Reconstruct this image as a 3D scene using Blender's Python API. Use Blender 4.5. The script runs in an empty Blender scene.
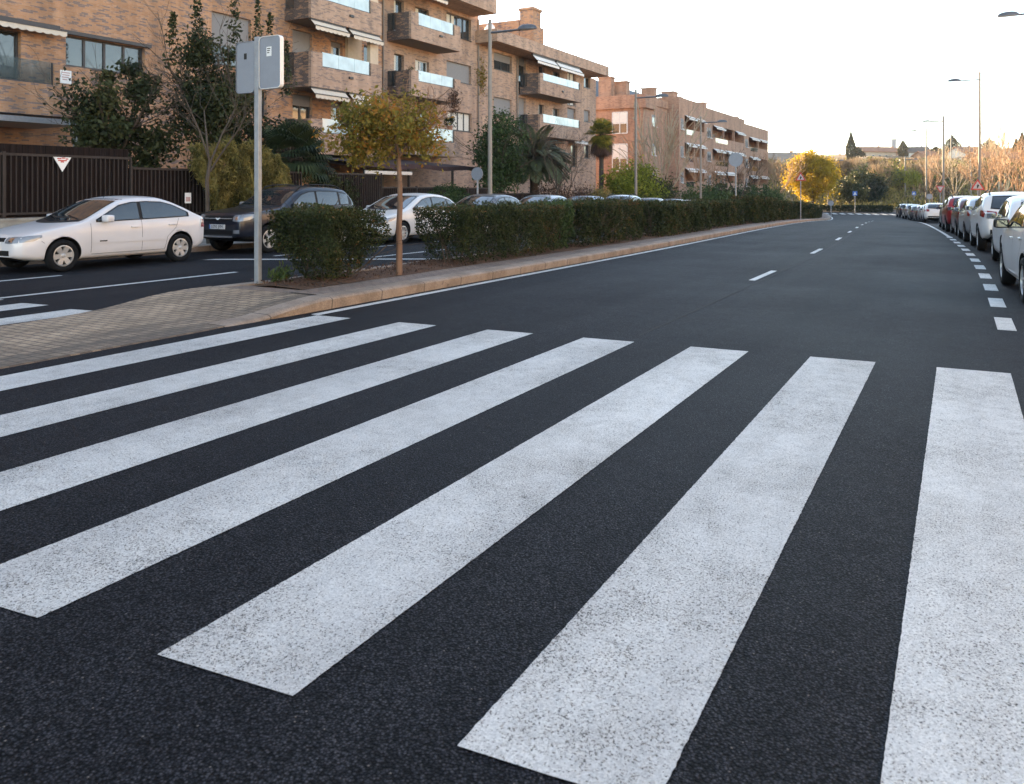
import bpy, bmesh, math, random
import numpy as np
from mathutils import Vector, Matrix
from mathutils.bvhtree import BVHTree

SC = bpy.context.scene
COL = SC.collection
R = random.Random(7)
NR = np.random.RandomState(11)
# world: X = across the road (right positive), Y = along the road, Z up.  Camera above the origin.
FPX, HZ, EYE = 800.0, 189.0, 1.53
TH = math.atan2(450, 800)
CT, ST = math.cos(TH), math.sin(TH)

def gz(s):
    s = max(s, 0.0)
    if s < 75: return -0.00022*s*s
    u = min(s, 110)-75
    return -1.2375-0.033*u+(0.033/70)*u*u

def bend(s):
    u = (s-21)/4
    sp = u if u > 30 else math.log1p(math.exp(u))
    return -0.067*4*sp-(.0018*(s-75)**2 if s > 75 else 0)

def ground_z(t, s):
    d = math.hypot(t, s)
    z = gz(s)
    if d > 138 and s > 0:
        u = d-138
        z += 24*(1-math.exp(-max(0, u)/160.0))*min(1, u/40.0)
    return z

def at(x, y, Z):
    """point seen at photo pixel x, y at depth Z (metres along the view axis)"""
    X = (x-512)/FPX*Z
    return Vector((CT*X-ST*Z, ST*X+CT*Z, EYE+(HZ-y)/FPX*Z))

def on_plane(x, y, t):
    a = (x-512)/FPX
    Z = t/(CT*a-ST)
    return ST*a*Z+CT*Z, EYE+(HZ-y)/FPX*Z

# ------------------------------------------------------------------ object helpers
def tag(o, label=None, cat=None, group=None, kind=None):
    if label: o['label'] = label
    if cat: o['category'] = cat
    if group: o['group'] = group
    if kind: o['kind'] = kind
    return o

def empty(name, loc, label=None, cat=None, group=None, rot=(0, 0, 0)):
    o = bpy.data.objects.new(name, None)
    COL.objects.link(o)
    o.location = loc
    o.rotation_euler = rot
    o.empty_display_size = .2
    return tag(o, label, cat, group)

def link_mesh(name, me, mats, parent=None):
    o = bpy.data.objects.new(name, me)
    COL.objects.link(o)
    for m in (mats if isinstance(mats, (list, tuple)) else [mats]):
        if len(me.materials) < (len(mats) if isinstance(mats, (list, tuple)) else 1):
            me.materials.append(m)
    if parent is not None: o.parent = parent
    return o

def copy_tree(o, parent=None):
    c = o.copy()
    COL.objects.link(c)
    if parent is not None: c.parent = parent
    for ch in list(o.children): copy_tree(ch, c)
    return c

class MB:
    """collects faces, then builds one mesh; UVs in metres by face direction"""
    def __init__(s, org=(0, 0, 0)):
        s.v = []; s.f = []; s.m = []; s.org = Vector(org)
    def face(s, pts, mi=0):
        n = len(s.v)
        s.v.extend(tuple(p) for p in pts)
        s.f.append(tuple(range(n, n+len(pts)))); s.m.append(mi)
    def mesh(s, verts, faces, mi=0):
        n = len(s.v)
        s.v.extend(tuple(p) for p in verts)
        for f in faces: s.f.append(tuple(i+n for i in f)); s.m.append(mi)
    def box(s, x0, x1, y0, y1, z0, z1, mi=0, b=0.0):
        if b <= 0:
            v = [(x0,y0,z0),(x1,y0,z0),(x1,y1,z0),(x0,y1,z0),(x0,y0,z1),(x1,y0,z1),(x1,y1,z1),(x0,y1,z1)]
            s.mesh(v, [(0,3,2,1),(4,5,6,7),(0,1,5,4),(1,2,6,5),(2,3,7,6),(3,0,4,7)], mi)
        else:
            bm = bmesh.new()
            bmesh.ops.create_cube(bm, size=1)
            for v in bm.verts:
                v.co = Vector(((x0+x1)/2+v.co.x*(x1-x0), (y0+y1)/2+v.co.y*(y1-y0), (z0+z1)/2+v.co.z*(z1-z0)))
            bmesh.ops.bevel(bm, geom=bm.edges[:], offset=b, segments=2, profile=.7, affect='EDGES')
            bm.verts.index_update()
            s.mesh([v.co for v in bm.verts], [[v.index for v in f.verts] for f in bm.faces], mi)
            bm.free()
    def tube(s, p0, p1, r0, r1=None, n=8, mi=0, caps=True):
        if r1 is None: r1 = r0
        p0 = Vector(p0); p1 = Vector(p1)
        d = p1-p0
        if d.length < 1e-6: return
        d.normalize()
        a = d.orthogonal().normalized(); b = d.cross(a)
        vs = []
        for p, r in ((p0, r0), (p1, r1)):
            for k in range(n):
                an = 2*math.pi*k/n
                vs.append(p+a*(math.cos(an)*r)+b*(math.sin(an)*r))
        fs = [(k, (k+1) % n, n+(k+1) % n, n+k) for k in range(n)]
        if caps: fs += [tuple(reversed(range(n))), tuple(range(n, 2*n))]
        s.mesh(vs, fs, mi)
    def lathe(s, prof, c=(0,0,0), axis='z', n=16, mi=0, a0=0, a1=2*math.pi):
        c = Vector(c); full = abs(a1-a0-2*math.pi) < 1e-6
        vs = []; k = n if full else n+1
        for (r, h) in prof:
            for i in range(k):
                an = a0+(a1-a0)*i/n
                x, y = math.cos(an)*r, math.sin(an)*r
                vs.append(c+(Vector((x, y, h)) if axis == 'z' else Vector((x, h, y)) if axis == 'y' else Vector((h, x, y))))
        fs = []
        for j in range(len(prof)-1):
            for i in range(n):
                i2 = (i+1) % k if full else i+1
                fs.append((j*k+i, j*k+i2, (j+1)*k+i2, (j+1)*k+i))
        s.mesh(vs, fs, mi)
    def prism(s, poly, axis, a0, a1, mi=0):
        """extrude a polygon given in the other two axes along axis from a0 to a1"""
        def mk(p, a):
            return (a, p[0], p[1]) if axis == 'x' else (p[0], a, p[1]) if axis == 'y' else (p[0], p[1], a)
        n = len(poly)
        vs = [mk(p, a0) for p in poly]+[mk(p, a1) for p in poly]
        fs = [tuple(range(n)), tuple(reversed(range(n, 2*n)))]+[(k, n+k, n+(k+1) % n, (k+1) % n) for k in range(n)]
        s.mesh(vs, fs, mi)
    def build(s, name, mats, parent=None, smooth=False, recalc=True):
        me = bpy.data.meshes.new(name)
        o = s.org
        me.from_pydata([(x-o.x, y-o.y, z-o.z) for x, y, z in s.v], [], s.f)
        mats = mats if isinstance(mats, (list, tuple)) else [mats]
        for m in mats: me.materials.append(m)
        me.polygons.foreach_set('material_index', s.m)
        if recalc:
            bm = bmesh.new(); bm.from_mesh(me)
            bmesh.ops.recalc_face_normals(bm, faces=bm.faces[:])
            bm.to_mesh(me); bm.free()
        if smooth: me.polygons.foreach_set('use_smooth', [True]*len(me.polygons))
        uv = me.uv_layers.new(name='UVMap')
        dat = []
        V = s.v
        for p in me.polygons:
            nx, ny, nz = abs(p.normal.x), abs(p.normal.y), abs(p.normal.z)
            for vi in p.vertices:
                x, y, z = V[vi]
                if nz > nx and nz > ny: dat += [x, y]
                elif nx >= ny: dat += [y, z]
                else: dat += [x, z]
        uv.data.foreach_set('uv', dat)
        me.update()
        ob = bpy.data.objects.new(name, me)
        COL.objects.link(ob)
        if parent is not None: ob.parent = parent
        return ob

# ------------------------------------------------------------------ material helpers
class NT:
    def __init__(s, name):
        s.m = bpy.data.materials.new(name)
        s.m.use_nodes = True
        s.t = s.m.node_tree
        s.p = s.t.nodes['Principled BSDF']
        s.out = s.t.nodes['Material Output']
    def n(s, typ, **kw):
        nd = s.t.nodes.new('ShaderNode'+typ)
        for k, v in kw.items():
            if k.startswith('i_'):
                key = k[2:]
                nd.inputs[int(key) if key.isdigit() else key.replace('_', ' ')].default_value = v
            else: setattr(nd, k, v)
        return nd
    def l(s, a, b): s.t.links.new(a, b)
    def math(s, op, a, b=None, c=None):
        nd = s.n('Math', operation=op)
        for i, q in enumerate((a, b, c)):
            if q is None: continue
            if isinstance(q, (int, float)): nd.inputs[i].default_value = q
            else: s.l(q, nd.inputs[i])
        return nd.outputs[0]
    def ramp(s, fac, stops, interp='LINEAR'):
        nd = s.n('ValToRGB')
        nd.color_ramp.interpolation = interp
        e = nd.color_ramp.elements
        while len(e) < len(stops): e.new(.5)
        for q, (pos, c) in zip(e, stops):
            q.position = pos; q.color = (*c, 1) if len(c) == 3 else c
        s.l(fac, nd.inputs[0])
        return nd.outputs[0]
    def mix(s, fac, a, b, mode='MIX'):
        nd = s.n('Mix', data_type='RGBA', blend_type=mode)
        for sock, q in ((nd.inputs[0], fac), (nd.inputs[6], a), (nd.inputs[7], b)):
            if isinstance(q, (int, float)): sock.default_value = q
            elif isinstance(q, tuple): sock.default_value = (*q, 1) if len(q) == 3 else q
            else: s.l(q, sock)
        return nd.outputs[2]
    def noise(s, vec, scale, detail=3, rough=.55):
        nd = s.n('TexNoise')
        nd.inputs['Scale'].default_value = scale; nd.inputs['Detail'].default_value = detail
        nd.inputs['Roughness'].default_value = rough
        if vec is not None: s.l(vec, nd.inputs['Vector'])
        return nd.outputs[0]
    def bump(s, h, strength, dist):
        nd = s.n('Bump'); nd.inputs['Strength'].default_value = strength; nd.inputs['Distance'].default_value = dist
        s.l(h, nd.inputs['Height']); s.l(nd.outputs[0], s.p.inputs['Normal'])
    def col(s, c):
        if isinstance(c, tuple): s.p.inputs['Base Color'].default_value = (*c, 1)
        else: s.l(c, s.p.inputs['Base Color'])
    def set(s, **kw):
        for k, v in kw.items(): s.p.inputs[k.replace('_', ' ')].default_value = v
    def obj(s): return s.n('TexCoord').outputs['Object']
    def geo(s): return s.n('NewGeometry').outputs['Position']

def simple(name, c, rough=.6, metal=0.0, spec=.5, var=.12, scale=6.0, coat=0.0):
    """plain material with a little uneven colour and roughness"""
    k = NT(name)
    ns = k.noise(k.obj(), scale, 4)
    a = tuple(max(0, x*(1-var)) for x in c); b = tuple(min(1, x*(1+var)) for x in c)
    k.col(k.ramp(ns, [(.3, a), (.7, b)]))
    k.set(Roughness=rough, Metallic=metal, Coat_Weight=coat, Coat_Roughness=.05)
    k.p.inputs['Specular IOR Level'].default_value = spec
    return k.m
# ------------------------------------------------------------------ materials
M = {}
def mat_asphalt(name, base):
    k = NT(name)
    P = k.geo()
    v1 = k.n('TexVoronoi'); v1.inputs['Scale'].default_value = 120; k.l(P, v1.inputs['Vector'])
    v2 = k.n('TexVoronoi'); v2.inputs['Scale'].default_value = 210; k.l(P, v2.inputs['Vector'])
    fine = k.noise(P, 60, 4, .7)
    w1 = k.n('TexWhiteNoise'); k.l(v1.outputs['Position'], w1.inputs['Vector'])
    stone = k.math('SUBTRACT', 1.0, k.math('MULTIPLY', v1.outputs['Distance'], 1.15))
    h = k.math('ADD', k.math('MULTIPLY', stone, k.math('ADD', .45, k.math('MULTIPLY', w1.outputs[0], .55))), k.math('MULTIPLY', fine, .55))
    big = k.noise(P, .35, 4, .6)
    mid = k.noise(P, 5.5, 4, .65)
    mp = k.n('Mapping'); mp.inputs['Scale'].default_value = (1.6, .06, 1); k.l(P, mp.inputs['Vector'])
    lanes = k.noise(mp.outputs[0], 1.0, 3, .5)
    c = k.ramp(h, [(.40, tuple(x*.10 for x in base)), (.54, tuple(x*.55 for x in base)), (.76, tuple(x*1.2 for x in base)), (1.0, tuple(x*2.5 for x in base))])
    tone = k.ramp(w1.outputs[0], [(0, (.70, .72, .78)), (.6, (1, 1, 1)), (1, (1.35, 1.28, 1.2))])
    c = k.mix(1.0, c, tone, 'MULTIPLY')
    c = k.mix(1.0, c, k.ramp(big, [(.3, (.8, .8, .82)), (.7, (1.2, 1.18, 1.15))]), 'MULTIPLY')
    c = k.mix(1.0, c, k.ramp(mid, [(.3, (.78,)*3), (.7, (1.22,)*3)]), 'MULTIPLY')
    c = k.mix(1.0, c, k.ramp(lanes, [(.32, (.74, .74, .77)), (.68, (1.26, 1.24, 1.2))]), 'MULTIPLY')
    oil = k.noise(P, 1.7, 5, .7)
    c = k.mix(k.ramp(oil, [(.62, (0,)*3), (.72, (.5,)*3)]), c, tuple(x*.45 for x in base))
    spk = k.math('MULTIPLY', k.math('GREATER_THAN', w1.outputs[0], .994), k.math('LESS_THAN', v1.outputs['Distance'], .38))
    c = k.mix(spk, c, (.16, .14, .125))
    k.col(c)
    k.l(k.ramp(k.math('ADD', k.math('MULTIPLY', fine, .4), k.math('MULTIPLY', big, .6)), [(.3, (.60,)*3), (.7, (.80,)*3)]), k.p.inputs['Roughness'])
    k.p.inputs['Specular IOR Level'].default_value = .1
    k.bump(h, .75, .006)
    return k.m
M['asphalt'] = mat_asphalt('asphalt', (.0190, .0207, .0258))
M['asphalt_old'] = mat_asphalt('asphalt_side', (.0180, .0200, .0258))

def mat_paint(name, wear=.5, base=(.64, .635, .612)):
    """thermoplastic road paint on coarse asphalt: crevices show through, tyre scuffs grey it"""
    k = NT(name)
    P = k.geo()
    v1 = k.n('TexVoronoi'); v1.inputs['Scale'].default_value = 150; k.l(P, v1.inputs['Vector'])
    w1 = k.n('TexWhiteNoise'); k.l(v1.outputs['Position'], w1.inputs['Vector'])
    fine = k.noise(P, 110, 4, .75)
    f2 = k.noise(P, 170, 2, .6)
    mid = k.noise(P, 7, 5, .68)
    big = k.noise(P, .9, 4, .62)
    amt = k.math('ADD', k.math('MULTIPLY', big, .20), k.math('MULTIPLY', mid, .14))
    thr = k.math('ADD', k.math('ADD', k.math('MULTIPLY', fine, .75), k.math('MULTIPLY', f2, .30)), k.math('SUBTRACT', amt, .175))
    o = -.05*(wear-.5)
    pits = k.ramp(thr, [(.545+o, (0,)*3), (.585+o, (.35,)*3), (.635+o, (1,)*3)])
    c = k.mix(k.ramp(big, [(.40, (0,)*3), (.75, (.40,)*3)]), base, tuple(x*.72 for x in base))
    c = k.mix(k.ramp(mid, [(.42, (0,)*3), (.78, (.30,)*3)]), c, tuple(x*.62 for x in base))
    c = k.mix(1.0, c, k.ramp(w1.outputs[0], [(0, (.80, .80, .80)), (1, (1.12, 1.12, 1.11))]), 'MULTIPLY')
    c = k.mix(pits, c, (.016, .017, .021))
    mp = k.n('Mapping'); mp.inputs['Scale'].default_value = (2.2, 21, 1); mp.inputs['Rotation'].default_value = (0, 0, .55)
    k.l(P, mp.inputs['Vector'])
    sc = k.noise(mp.outputs[0], 1.2, 2, .5)
    c = k.mix(k.ramp(sc, [(.72, (0,)*3), (.75, (.35,)*3)]), c, (.2, .2, .21))
    mp2 = k.n('Mapping'); mp2.inputs['Scale'].default_value = (1.4, .12, 1); k.l(P, mp2.inputs['Vector'])
    tr = k.noise(mp2.outputs[0], 1.0, 3, .6)
    c = k.mix(1.0, c, k.ramp(tr, [(.35, (1.06,)*3), (.65, (.82, .82, .83))]), 'MULTIPLY')
    k.col(c)
    k.set(Roughness=.62)
    k.bump(k.math('SUBTRACT', k.math('MULTIPLY', fine, .5), pits), .6, .004)
    return k.m
M['paint'] = mat_paint('road_paint', .5)
M['paint_far'] = mat_paint('road_paint_line', .2)

def mat_brick(name, cols, dark, amount, course=.058, length=.26, mortar=(.34, .29, .25)):
    k = NT(name)
    uv = k.n('UVMap').outputs[0]
    sx = k.n('SeparateXYZ'); k.l(uv, sx.inputs[0])
    v = k.math('DIVIDE', sx.outputs[1], course)
    row = k.math('FLOOR', v)
    u = k.math('ADD', k.math('DIVIDE', sx.outputs[0], length), k.math('MULTIPLY', row, .37))
    cx = k.n('CombineXYZ'); k.l(k.math('FLOOR', u), cx.inputs[0]); k.l(row, cx.inputs[1])
    wn = k.n('TexWhiteNoise', noise_dimensions='2D'); k.l(cx.outputs[0], wn.inputs['Vector'])
    mp = k.n('Mapping'); mp.inputs['Scale'].default_value = (1.5, 4.6, 1); k.l(uv, mp.inputs['Vector'])
    cl = k.noise(mp.outputs[0], 1.0, 3, .65)
    big = k.noise(uv, .18, 3, .6)
    sel = k.math('ADD', k.math('ADD', k.math('MULTIPLY', wn.outputs[0], .40), k.math('MULTIPLY', cl, .85)), k.math('MULTIPLY', big, .25))
    isd = k.ramp(sel, [(amount-.03, (0,)*3), (amount+.04, (1,)*3)])
    lite = k.ramp(wn.outputs[0], [(0, cols[0]), (.5, cols[1]), (1, cols[2])])
    c = k.mix(isd, lite, dark)
    joint = k.math('LESS_THAN', k.math('FRACT', v), .15)
    jv = k.math('LESS_THAN', k.math('FRACT', u), .035)
    c = k.mix(k.math('MULTIPLY', k.math('MAXIMUM', joint, jv), .55), c, mortar)
    # weather stains running down
    mp2 = k.n('Mapping'); mp2.inputs['Scale'].default_value = (1.3, .16, 1); k.l(uv, mp2.inputs['Vector'])
    st = k.noise(mp2.outputs[0], 1.0, 4, .6)
    c = k.mix(1.0, c, k.ramp(st, [(.32, (.70, .69, .69)), (.62, (1.10, 1.09, 1.08))]), 'MULTIPLY')
    k.col(c)
    k.set(Roughness=.85)
    k.bump(k.math('SUBTRACT', 1.0, joint), .4, .01)
    return k.m
M['brick'] = mat_brick('flashed_brick', [(.42, .205, .105), (.48, .25, .14), (.53, .295, .175)], (.215, .145, .125), .84)
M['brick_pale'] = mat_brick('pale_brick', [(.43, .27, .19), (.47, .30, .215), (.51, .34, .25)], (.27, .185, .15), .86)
M['brick_shaded'] = mat_brick('shaded_flashed_brick', [(.30, .165, .105), (.34, .19, .12), (.38, .21, .14)], (.095, .068, .062), .66)  # flashed brick; shade of side faces and recesses put into its darker colour
M['brick_far'] = mat_brick('orange_brick', [(.40, .215, .14), (.43, .24, .16), (.46, .26, .18)], (.30, .16, .11), .85)
M['seam'] = simple('road_seam', (.006, .0065, .008), .9)
M['concrete'] = simple('concrete', (.40, .38, .35), .85, var=.18, scale=2)
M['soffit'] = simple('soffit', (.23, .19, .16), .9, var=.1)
M['roof_metal'] = simple('dark_roof', (.05, .055, .065), .5)
M['frame'] = simple('window_frame', (.045, .043, .045), .45)
M['frame_white'] = simple('white_window_frame', (.62, .62, .62), .5)
M['shutter'] = simple('roller_shutter', (.235, .225, .225), .6, var=.05)
M['curtain'] = simple('pale_curtain', (.66, .64, .58), .9, var=.06)
M['cream'] = simple('cream_render', (.58, .45, .33), .85, var=.06)
M['awning'] = simple('awning_cloth', (.66, .56, .46), .9, var=.08)
M['awning_white'] = simple('white_awning', (.74, .71, .68), .9, var=.06)
def mat_clear():
    k = NT('clear_glass')
    k.col((.10, .13, .13)); k.set(Roughness=.03)
    t = k.n('BsdfTransparent'); mx = k.n('MixShader'); mx.inputs[0].default_value = .40
    k.l(t.outputs[0], mx.inputs[1]); k.l(k.p.outputs[0], mx.inputs[2]); k.l(mx.outputs[0], k.out.inputs['Surface'])
    return k.m
M['clear_glass'] = mat_clear()
M['room'] = simple('room_dark', (.03, .028, .027), .9)
M['brown_cloth'] = simple('brown_canvas', (.055, .030, .032), .85)
M['white_sheet'] = simple('white_sheet', (.75, .74, .72), .6)

def mat_glass(name, base, rough, spec=.9):
    k = NT(name)
    ns = k.noise(k.obj(), 1.3, 3)
    k.col(k.ramp(ns, [(.3, tuple(x*.8 for x in base)), (.7, tuple(x*1.15 for x in base))]))
    k.set(Roughness=rough)
    k.p.inputs['Specular IOR Level'].default_value = spec
    k.p.inputs['IOR'].default_value = 1.6
    w = k.noise(k.obj(), .7, 1)
    k.bump(w, .06, .05)
    return k.m
M['glass'] = mat_glass('window_glass', (.028, .036, .040), .03, 1.0)
M['glass_rail'] = mat_glass('balcony_glass', (.50, .62, .64), .08, .9)
def mat_carglass():
    k = NT('car_glass')
    k.col((.018, .024, .028)); k.set(Roughness=.02); k.p.inputs['IOR'].default_value = 1.7
    k.p.inputs['Specular IOR Level'].default_value = .9
    return k.m
M['car_glass'] = mat_carglass()

def mat_paving(name, c1, c2, joint, w, h, dirt=.6, edge=False):
    k = NT(name)
    P = k.geo()
    b = k.n('TexBrick')
    b.inputs['Scale'].default_value = 1.0; b.inputs['Brick Width'].default_value = w; b.inputs['Row Height'].default_value = h
    b.inputs['Mortar Size'].default_value = .011; b.inputs['Color1'].default_value = (*c1, 1); b.inputs['Color2'].default_value = (*c2, 1)
    b.inputs['Mortar'].default_value = (*joint, 1)
    k.l(P, b.inputs['Vector'])
    ns = k.noise(P, .8, 5, .65)
    mp = k.n('Mapping'); mp.inputs['Scale'].default_value = (2.6, .7, 1); mp.inputs['Rotation'].default_value = (0, 0, -.5); k.l(P, mp.inputs['Vector'])
    st = k.noise(mp.outputs[0], 1.1, 4, .65)
    c = k.mix(k.ramp(st, [(.48, (0,)*3), (.68, (dirt,)*3)]), b.outputs[0], tuple(x*.25 for x in c1))
    c = k.mix(1.0, c, k.ramp(ns, [(.3, (.75,)*3), (.7, (1.2, 1.18, 1.15))]), 'MULTIPLY')
    f = k.noise(P, 60, 2)
    if edge:                                   # grime tracked along the road edge by turning tyres
        sx = k.n('SeparateXYZ'); k.l(P, sx.inputs[0])
        m3 = k.n('Mapping'); m3.inputs['Scale'].default_value = (4.5, .55, 1); m3.inputs['Rotation'].default_value = (0, 0, .12); k.l(P, m3.inputs['Vector'])
        g = k.noise(m3.outputs[0], 1.0, 5, .65)
        e = k.math('MULTIPLY', k.math('MULTIPLY', k.math('ADD', sx.outputs[0], 9.0), .62), 1.0)
        q = k.math('ADD', k.math('MULTIPLY', g, .9), k.math('MULTIPLY', k.math('MINIMUM', e, 1.2), .28))
        c = k.mix(k.ramp(q, [(.52, (0,)*3), (.76, (.8,)*3)]), c, (.075, .06, .05))
    c = k.mix(1.0, c, k.ramp(f, [(.3, (.8,)*3), (.7, (1.2,)*3)]), 'MULTIPLY')
    k.col(c); k.set(Roughness=.85)
    k.bump(k.math('SUBTRACT', k.math('MULTIPLY', f, .3), b.outputs['Fac']), .6, .012)
    return k.m
M['ramp_paving'] = mat_paving('ramp_paving', (.47, .34, .235), (.385, .275, .19), (.15, .11, .085), .21, .105, .6, True)
M['median_paving'] = mat_paving('median_paving', (.27, .20, .165), (.235, .17, .14), (.11, .085, .07), .22, .11, .3)
M['sidewalk'] = mat_paving('sidewalk_paving', (.36, .31, .27), (.32, .28, .24), (.16, .14, .12), .4, .4, .3)

def mat_kerb():
    k = NT('kerb_stone')
    P = k.geo()
    ns = k.noise(P, 2.2, 5, .65); f = k.noise(P, 50, 2)
    c = k.ramp(ns, [(.28, (.17, .125, .095)), (.5, (.285, .21, .16)), (.72, (.37, .29, .235))])
    sx = k.n('SeparateXYZ'); k.l(P, sx.inputs[0])
    j = k.math('LESS_THAN', k.math('FRACT', k.math('ADD', k.math('DIVIDE', sx.outputs[1], 1.02), .31)), .018)
    c = k.mix(j, c, (.10, .08, .065))
    c = k.mix(1.0, c, k.ramp(f, [(.3, (.82,)*3), (.7, (1.18,)*3)]), 'MULTIPLY')
    sp = k.noise(P, 5, 3, .7)
    c = k.mix(k.ramp(sp, [(.66, (0,)*3), (.72, (.6,)*3)]), c, (.10, .08, .07))
    k.col(c); k.set(Roughness=.85); k.bump(k.math('ADD', f, k.math('MULTIPLY', j, -3)), .5, .008)
    return k.m
M['kerb'] = mat_kerb()

def mat_soil(name, a, b, c):
    k = NT(name)
    P = k.geo()
    n1 = k.noise(P, 1.2, 5, .65); n2 = k.noise(P, 22, 4, .7)
    q = k.ramp(n1, [(.3, a), (.5, b), (.7, c)])
    q = k.mix(1.0, q, k.ramp(n2, [(.3, (.55,)*3), (.7, (1.4, 1.3, 1.2))]), 'MULTIPLY')
    k.col(q); k.set(Roughness=.95); k.bump(n2, 1.0, .04)
    return k.m
M['soil'] = mat_soil('soil_litter', (.07, .038, .022), (.115, .06, .036), (.17, .09, .052))
M['dry_grass'] = mat_soil('dry_ground', (.20, .155, .075), (.27, .20, .10), (.16, .15, .06))
M['hill_ground'] = mat_soil('hill_ground', (.12, .105, .05), (.26, .175, .10), (.20, .135, .08))

def mat_wood(name, a, b, spec=.25):
    k = NT(name)
    P = k.obj()
    mp = k.n('Mapping'); mp.inputs['Scale'].default_value = (9, 9, .8); k.l(P, mp.inputs['Vector'])
    ns = k.noise(mp.outputs[0], 1.5, 4, .6)
    k.col(k.ramp(ns, [(.3, a), (.7, b)])); k.set(Roughness=.85); k.bump(ns, .6, .02); k.p.inputs['Specular IOR Level'].default_value = spec
    return k.m
M['bark'] = mat_wood('bark', (.055, .041, .032), (.11, .085, .066))
M['bark_red'] = mat_wood('reddish_bark', (.15, .085, .058), (.27, .165, .115))
M['bark_grey'] = mat_wood('grey_bark', (.13, .115, .10), (.24, .21, .18))
M['twig_tan'] = mat_wood('tan_twigs', (.30, .18, .11), (.44, .28, .18))
M['twig_pale'] = mat_wood('pale_twigs', (.34, .27, .19), (.48, .39, .28))
M['fence_board'] = mat_wood('fence_board', (.010, .0065, .006), (.022, .013, .011), .15)
M['fence_rail'] = simple('fence_rail', (.040, .030, .026), .6, var=.15, spec=.25)
M['stone_wall'] = simple('low_stone_wall', (.33, .30, .26), .9, var=.25, scale=3)

def mat_leaf(name, stops, trans=.35, rough=.55):
    """leaf colour picked per leaf from the 'tint' attribute"""
    k = NT(name)
    a = k.n('Attribute'); a.attribute_name = 'tint'
    c = k.ramp(a.outputs['Fac'], stops)
    k.col(c); k.set(Roughness=rough); k.p.inputs['Specular IOR Level'].default_value = .18
    tr = k.n('BsdfTranslucent'); k.l(c, tr.inputs['Color'])
    mx = k.n('MixShader'); mx.inputs[0].default_value = trans
    k.l(k.p.outputs[0], mx.inputs[1]); k.l(tr.outputs[0], mx.inputs[2]); k.l(mx.outputs[0], k.out.inputs['Surface'])
    return k.m
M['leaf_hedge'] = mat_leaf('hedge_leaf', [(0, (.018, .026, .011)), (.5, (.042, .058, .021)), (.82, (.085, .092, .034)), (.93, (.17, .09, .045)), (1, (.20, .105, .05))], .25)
M['leaf_dark'] = mat_leaf('dark_leaf', [(0, (.018, .026, .012)), (.6, (.042, .054, .022)), (1, (.10, .10, .04))], .25)
M['leaf_green'] = mat_leaf('green_leaf', [(0, (.03, .055, .022)), (.6, (.06, .10, .035)), (1, (.11, .15, .05))], .3)
M['leaf_lime'] = mat_leaf('lime_leaf', [(0, (.09, .12, .02)), (.5, (.24, .27, .045)), (1, (.44, .42, .08))], .55)
M['leaf_olive'] = mat_leaf('olive_yellow_leaf', [(0, (.07, .07, .024)), (.5, (.23, .19, .06)), (1, (.44, .34, .12))], .45)
M['leaf_autumn'] = mat_leaf('autumn_leaf', [(0, (.085, .095, .025)), (.45, (.22, .185, .045)), (.8, (.36, .25, .06)), (1, (.42, .17, .04))], .48)
M['leaf_yellow'] = mat_leaf('yellow_leaf', [(0, (.24, .17, .03)), (.5, (.46, .32, .035)), (.85, (.56, .39, .05)), (1, (.36, .19, .03))], .45)
M['leaf_palm'] = mat_leaf('palm_leaf', [(0, (.022, .036, .022)), (.6, (.05, .075, .035)), (1, (.10, .12, .05))], .2)
M['leaf_palm_grey'] = mat_leaf('grey_palm_leaf', [(0, (.05, .065, .04)), (.6, (.10, .125, .07)), (1, (.17, .18, .10))], .25)
M['leaf_palm_lit'] = mat_leaf('sunlit_palm_leaf', [(0, (.05, .07, .02)), (.5, (.20, .19, .04)), (1, (.50, .36, .06))], .45)  # sunlight on the fronds put into their yellow colour
M['leaf_brown'] = mat_leaf('dead_frond', [(0, (.07, .04, .03)), (1, (.15, .085, .06))], .2)
M['leaf_pine'] = mat_leaf('conifer_needle', [(0, (.012, .02, .012)), (1, (.04, .055, .03))], .1)

def mat_carpaint(name, c, metal=.0, rough=.3):
    k = NT(name)
    d = k.noise(k.obj(), 1.6, 3, .5)
    k.col(k.mix(1.0, c, k.ramp(d, [(.3, (.93, .925, .915)), (.7, (1.03,)*3)]), 'MULTIPLY'))
    k.set(Metallic=metal, Roughness=rough, Coat_Weight=.45, Coat_Roughness=.05)
    return k.m
PAINT = {n: mat_carpaint('car_paint_'+n, c, m) for n, c, m in [
    ('white', (.70, .69, .68), 0), ('pearl', (.68, .66, .67), 0), ('black', (.012, .013, .018), 0), ('navy', (.007, .011, .022), 0),
    ('silver', (.42, .44, .46), .5), ('grey', (.10, .105, .115), .4), ('red', (.30, .012, .015), 0), ('maroon', (.10, .02, .02), 0),
    ('bluegrey', (.16, .20, .26), .4)]}
M['plastic'] = simple('black_plastic', (.010, .010, .011), .6, spec=.3)
M['rubber'] = simple('tyre_rubber', (.010, .010, .011), .85, spec=.2)
M['alloy'] = simple('alloy_rim', (.55, .54, .53), .35, metal=.55, var=.06)
M['lens'] = mat_glass('headlamp_lens', (.20, .215, .235), .06, 1.0)
M['tail'] = mat_glass('tail_lamp_lens', (.28, .015, .012), .1, .9)
M['chrome'] = simple('chrome', (.65, .65, .66), .15, metal=1, var=.03)
M['plate'] = simple('number_plate', (.70, .70, .68), .5, var=.03)
M['ink'] = simple('black_ink', (.012, .012, .013), .7)
M['galv'] = simple('galvanised_steel', (.30, .32, .345), .5, metal=.35, var=.1, scale=12)
M['lamp_paint'] = simple('lamp_post_paint', (.23, .205, .18), .5, metal=.1, var=.07)
M['lamp_head'] = simple('lamp_head', (.12, .122, .13), .4, metal=.4)
M['lamp_glass'] = simple('lamp_glass', (.5, .5, .48), .2)
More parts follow.
